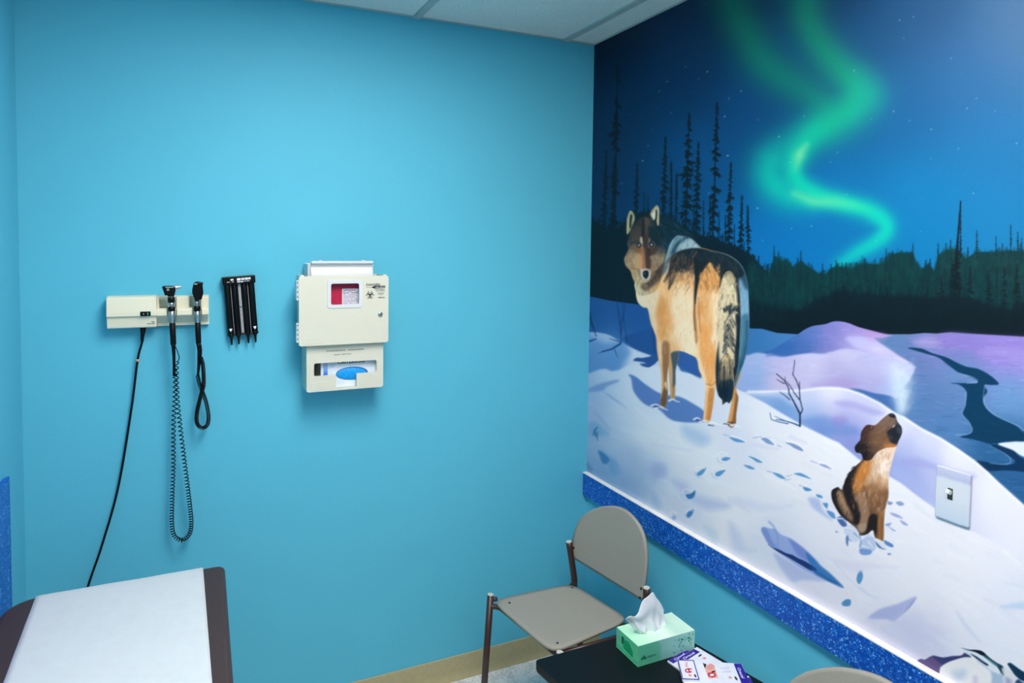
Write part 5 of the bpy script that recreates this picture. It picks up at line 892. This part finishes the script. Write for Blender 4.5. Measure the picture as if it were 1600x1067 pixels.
    rail((-.530,-.305,zr),(-.250,-.295,zr)); rail((-.485,-.580,zr),(-.205,-.575,zr))
    def bar(P,nm): G().tube(spl(P,5),.0085,12).out(nm,M_brown,t)
    bar([(-.559,-.265,zr),(-.535,-.285,zr),(-.528,-.31,zr),(-.487,-.57,zr),(-.488,-.598,zr),(-.507,-.620,zr)],'front_crossbar'); bar([(RL[1][0]+.004,RL[1][1],zr),(-.243,RL[1][1]-.03,zr),(-.246,-.30,zr),(-.208,-.565,zr),(-.196,RR[1][1]+.02,zr),(RR[1][0]+.004,RR[1][1],zr)],'rear_crossbar')
    G().lathe([(.0075,0),(.0075,.016),(.006,.018)],(-.550,-.262,.438),(1,-.15,0),12).out('seat_bracket',M_brown,t); G().lathe([(.0075,0),(.0075,.016),(.006,.018)],(-.497,-.620,.437),(1,.15,0),12).out('seat_bracket',M_brown,t)
    return t
def dup(o,parent=None,loc=None,label=None):
    c=o.copy(); COL.objects.link(c)
    if parent: c.parent=parent
    if loc is not None: c.location=loc
    if label: c['label']=label
    for ch in [q for q in o.children]: dup(ch,c)
    return c
ch=chair('taupe chair with brown tube frame in the corner behind the black table')
bpy.context.view_layer.update()
dup(ch,None,(-.37-.033,-.43-.925,0),'taupe chair nearer the viewer, only its rounded backrest top in view')
# ---- side table -------------------------------------------------------------------------------------------------------
t=root('side_table',(-.33,-.85,0),'low black laminate side table holding tissues and purple booklets','table')
tp=[(-.590,-.6425),(-.148,-.643),(-.143,-.650),(-.0485,-1.065),(-.055,-1.072),(-.532,-1.072),(-.540,-1.065),(-.5985,-.656),(-.597,-.648)]
G().prism(tp,2,.445,.4695,.0015).out('tabletop',M_table,t)
G().prism([(a+(-.33-a)*.006,b+(-.85-b)*.006) for a,b in tp],2,.441,.4452).out('edge_band',M_edge,t)
for a,b in((-.560,-.690),(-.185,-.690),(-.510,-1.03),(-.10,-1.03)):
    lg=G().tube([(a,b,.441),(a,b,0)],.0125,14).out('leg',M_brown,t); G().lathe([(.015,0),(.014,.015)],(a,b,0),(0,0,1),12).out('foot_glide',M_rubber,lg)
G().box(-.56,-.185,-.698,-.682,.415,.441).out('apron',M_brown,t); G().box(-.51,-.10,-1.038,-1.022,.415,.441).out('apron',M_brown,t)
ZT=.4695
# ---- tissue box ----------------------------------------------------------------------------------------------------------
t=root('tissue_box',(-.246,-.729,ZT),'pale green tissue box on the black side table','tissue box')
bx0,bx1,by0,by1,bz=-.3470,-.1450,-.7795,-.6800,.529
slot=[( -.246+.060*math.cos(2*math.pi*k/24),-.7285+.018*math.sin(2*math.pi*k/24)) for k in range(24)]
g=G().box(bx0,bx1,by0,by1,ZT,bz-.0008); g.out('carton',M_box,t)
G().prism(rrect(bx0,bx1,by0,by1,.0008),2,bz-.0008,bz+.0002,0,2,holes=(slot,)).out('top_panel',M_box,t)
pr=G(); pr.box(bx0-.0005,bx0,-.7150,-.7050+.0,.497,.517); pr.out('green_seal',M_dkgreen,t)
G().prism([(-.757,.484),(-.715,.486),(-.712,.512),(-.738,.518),(-.757,.500)],0,bx0-.0005,bx0).out('end_panel_print',M_green2,t)
G().box(bx0-.0004,bx0,by0+.003,by1-.003,.4775,.4785).out('end_line',M_green2,t)
tr=G()
for a,b,c_ in((-.334,.487,.006),(-.3275,.488,.010),(-.321,.487,.007)): tr.prism([(a-c_*.55,b),(a+c_*.55,b),(a,b+c_*1.3)],1,by0-.0004,by0)
tr.out('pine_tree_logo',M_dkgreen,t); text('tissue',.0070,(-.3150,by0,.4885),X_,Z_,M_dkgreen,t,width=.030)
rr=np.random.default_rng(8); g=G(); g2=G()
for k in range(46):
    x=rr.uniform(-.225,-.152); z=rr.uniform(.480,.524); s=rr.uniform(.0015,.0042); q=[(x+s*math.cos(w+rr.uniform(0,.4)),z+s*.8*math.sin(w)) for w in np.linspace(0,5.2,6)]; (g if k%2 else g2).prism(q,1,by0-.0003,by0)
g.out('leaf_print',mat('teal_leaf_print',(92,176,176),.6),t); g2.out('leaf_print',mat('lime_leaf_print',(110,200,150),.6),t)
# ---- tissue: one crumpled sheet standing out of the slot -----------------------------------------------------------------------
T=lambda x,y:at(950+x/8.207,920+y/8.207,1,-.7285)
Bt=spl([T(*q) for q in((395,640),(470,628),(560,612),(700,572),(795,528))],8); Tp=spl([T(*q) for q in((195,370),(222,335),(255,315),(300,328),(370,285),(440,150),(520,103),(600,62),(655,130),(715,220),(752,305))],8)
def ts(u,v):
    i=u*(len(Bt)-1); k=int(min(i,len(Bt)-2)); a=Bt[k]*(1-i+k)+Bt[k+1]*(i-k); i=u*(len(Tp)-1); k=int(min(i,len(Tp)-2)); b=Tp[k]*(1-i+k)+Tp[k+1]*(i-k)
    p=a*(1-v)+b*v; w=(1-v)
    y=p[1]+.006*math.sin(u*17+v*3)*w+.005*math.sin(u*33-v*6+1)*w*w+.013*math.sin(u*4.6+2.6+v*1.2)*(.3+.7*v)+.004*math.sin(v*9+u*6)*v*(1-v)*4+.003*math.sin(u*26+v*8)*v*(1-v)*2
    q=math.sin(math.pi*v)
    x=p[0]+q*(.006*math.exp(-u*7)-.004*math.exp(-(1-u)*9))+.002*math.sin(v*15+u*19)*(u*(1-u)*4)
    return (x,y,max(p[2],.518))
o=G().grid(ts,56,44).solid(.0004).out('tissue',M_tissue,None,None,(-.246,-.729,.529)); tag(o,'white crumpled tissue standing out of the pale green box','tissue')
# ---- booklets ---------------------------------------------------------------------------------------------------------------------
def flat(pts,z): return [tuple(at(1030+x/10,1000+y/10,2,z)[:2]) for x,y in pts]
def booklet(name,label,quad,z0,z1,header=None,word=None,wq=None,extra=()):
    # quad: outline corners of the upper face
    q=flat(quad,z1); cx,cy=np.mean(q,0); t=root(name,(cx,cy,z0),label,'booklet','purple and white booklets on the side table')
    G().prism(q,2,z0,z1-.0004,.0003).out('pages',M_sheet,t); lay=.0003
    G().prism(q,2,z1-.0004,z1).out('cover',M_sheet,t)
    if header: hh=G().prism(flat(header,z1),2,z1,z1+lay).out('purple_band',M_purple,t)
    if word:
        a,b,c=[Vector((*p,z1+lay)) for p in flat(wq,z1)]; ux=(b-a); uy=(c-a); uy=uy-ux*(uy.dot(ux)/ux.length_squared); text(word,uy.length,a,ux,uy,M_inkw,hh,width=ux.length,lift=.0002)
    for k_,(nm,m,pts) in enumerate(extra): G().prism(flat(pts,z1),2,z1+.0001,z1+lay+.0001+.00006*k_).out(nm,m,t)
    return t
def oval(cx,cy,rx,ry,rot=0,n=14): 
    k=math.radians(rot); return [(cx+rx*math.cos(a)*math.cos(k)-ry*math.sin(a)*math.sin(k),cy+rx*math.cos(a)*math.sin(k)+ry*math.sin(a)*math.cos(k)) for a in np.linspace(0,2*math.pi,n,endpoint=False)]
z=ZT
booklet('booklet','booklet with purple band lying against the tissue box, lowest of the pile',[(130,322),(425,145),(900,420),(980,700),(640,700)],z,z+.0045,[(140,318),(425,147),(500,190),(222,366)],'Oracel',[(262,325),(412,228),(240,285)])
booklet('booklet','white booklet with purple band at the wall side of the pile',[(300,282),(590,106),(1080,400),(1060,700),(560,640)],z+.0047,z+.0082,[(305,283),(543,138),(636,185),(452,303),(320,306)],'Oracel',[(395,306),(560,206),(375,272)],
   (('logo_oval',M_ink,oval(638,241,32,13,-32)),('round_logo',M_rose,oval(708,284,30,15,0)),('grey_mark',M_label,[(660,178),(700,178),(705,190),(668,192)])))
b=booklet('booklet','white booklet with family picture and purple band at its far right end',[(330,318),(560,316),(1000,350),(1280,370),(1440,700),(420,700),(360,628)],z+.0084,z+.0115,[(1163,367),(1278,371),(1440,700),(1296,700)],'Oracel',[(1215,428),(1285,590),(1262,424)],
   (('picture',M_skin,[(700,405),(860,395),(920,590),(770,600)]),('picture_dark',M_ink,[(683,360),(740,380),(718,440),(703,420)]),('picture_figure',M_rose,[(740,400),(800,370),(850,390),(860,440),(800,470),(730,450)]),('picture_red',M_pink,[(752,520),(800,505),(880,520),(890,570),(830,590),(770,570)]),('picture_light',M_sheet,[(790,535),(850,530),(860,560),(800,566)]),('picture_brow',M_brown,[(815,490),(870,480),(880,505),(825,512)]),('round_logo',M_rose,oval(1108,588,30,15,20)),('logo_oval',M_ink,oval(1200,600,36,14,55)),('text_band',M_label,[(960,440),(1100,430),(1105,436),(962,446)]),('text_band',M_label,[(975,500),(1120,490),(1124,496),(978,506)])))
t=booklet('leaflet_pad','small white pad with purple border and red ring emblem on top of the booklets',[(284,306),(540,312),(632,622),(362,612)],z+.0117,z+.0175,None,None,None,())
z1=z+.0175
g=G().prism(flat([(284,306),(540,312),(632,622),(362,612)],z1),2,z1,z1+.0003,0,2,holes=(flat([(303,318),(530,324),(612,608),(372,598)],z1),)); g.out('purple_border',M_purple,t)
for p in ('pages',): pass
g=G()
for k in range(20):
    a,b=2*math.pi*k/24+.5,2*math.pi*(k+1)/24+.5; q=[(462+62*math.cos(a),476+36*math.sin(a)),(462+62*math.cos(b),476+36*math.sin(b)),(462+40*math.cos(b),476+20*math.sin(b)),(462+40*math.cos(a),476+20*math.sin(a))]; g.prism(flat(q,z1),2,z1,z1+.0004)
g.prism(flat([(440,450),(462,446),(490,500),(470,508)],z1),2,z1,z1+.0004); g.out('red_ring_emblem',M_pink,t)
G().prism(flat(oval(482,552,28,18,20),z1),2,z1,z1+.0004).out('round_logo',M_rose,t); G().prism(flat(oval(563,558,28,13,60),z1),2,z1,z1+.0004).out('logo_oval',M_ink,t)
g=G()
for k in range(5): g.prism(flat([(405,345+k*17),(445,342+k*17),(448,350+k*17),(408,353+k*17)],z1),2,z1,z1+.0004)
g.out('red_print',M_rose,t)
g=G()
booklet('booklet','booklet corner with white triangle poking out past the pile toward the wall',[(1330,560),(1400,560),(1425,600),(1480,690),(1420,700),(1360,690)],z+.0002,z+.0044,[(1400,566),(1425,604),(1480,690),(1440,690),(1390,600)],None,None,(('white_mark',M_inkw,[(1372,570),(1398,578),(1390,606)]),))
# ---- light switch painted into the mural ----------------------------------------------------------------------------------------------
t=root('light_switch',(0,-1.369,1.12),'light switch plate painted over with snow in the mural','light switch')
c=[at(*p,0,-.007)[1:] for p in((1464,726.5),(1518.5,742),(1512,824),(1459,807.5))]; y0=(c[0][0]+c[3][0])/2; y1=(c[1][0]+c[2][0])/2; za=(c[2][1]+c[3][1])/2; zb=(c[0][1]+c[1][1])/2
def plate_mat():
    k=N('painted_switch_plate'); g=k.n('ShaderNodeNewGeometry'); sp=k.n('ShaderNodeSeparateXYZ'); k.l(g.outputs['Position'],sp.inputs[0]); nz=k.noise(90,3)
    mr=k.n('ShaderNodeMapRange'); mr.inputs['From Min'].default_value=za; mr.inputs['From Max'].default_value=zb; k.l(sp.outputs[2],mr.inputs['Value'])
    a=k.n('ShaderNodeMath',operation='MULTIPLY_ADD'); k.l(nz.outputs['Fac'],a.inputs[0]); a.inputs[1].default_value=.05; k.l(mr.outputs[0],a.inputs[2])
    k.l(k.ramp(a.outputs[0],[(.0,lin((120,150,190))),(.07,lin((190,202,220))),(.5,lin((206,210,222))),(.80,lin((206,210,222))),(.86,lin((178,182,214))),(1,lin((190,194,218)))]),k.b.inputs['Base Color']); k.b.inputs['Roughness'].default_value=.45; return k.m
g=G().prism(rrect(y1,y0,za,zb,.004),0,-.0015,-.0078,.0026,3); pl=g.out('plate',plate_mat(),t)
ty=at(1484,772,0,-.009); G().box(-.0084,-.007,ty[1]-.0052,ty[1]+.0052,ty[2]-.0125,ty[2]+.0125,.0006).out('toggle_slot',mat('olive_slot',(60,66,52),.5),t)
G().box(-.0185,-.0075,ty[1]-.0040,ty[1]+.0040,ty[2]+.0005,ty[2]+.0100,.0015,2,Matrix.Rotation(math.radians(25),3,'Y')).out('toggle',M_white,t)
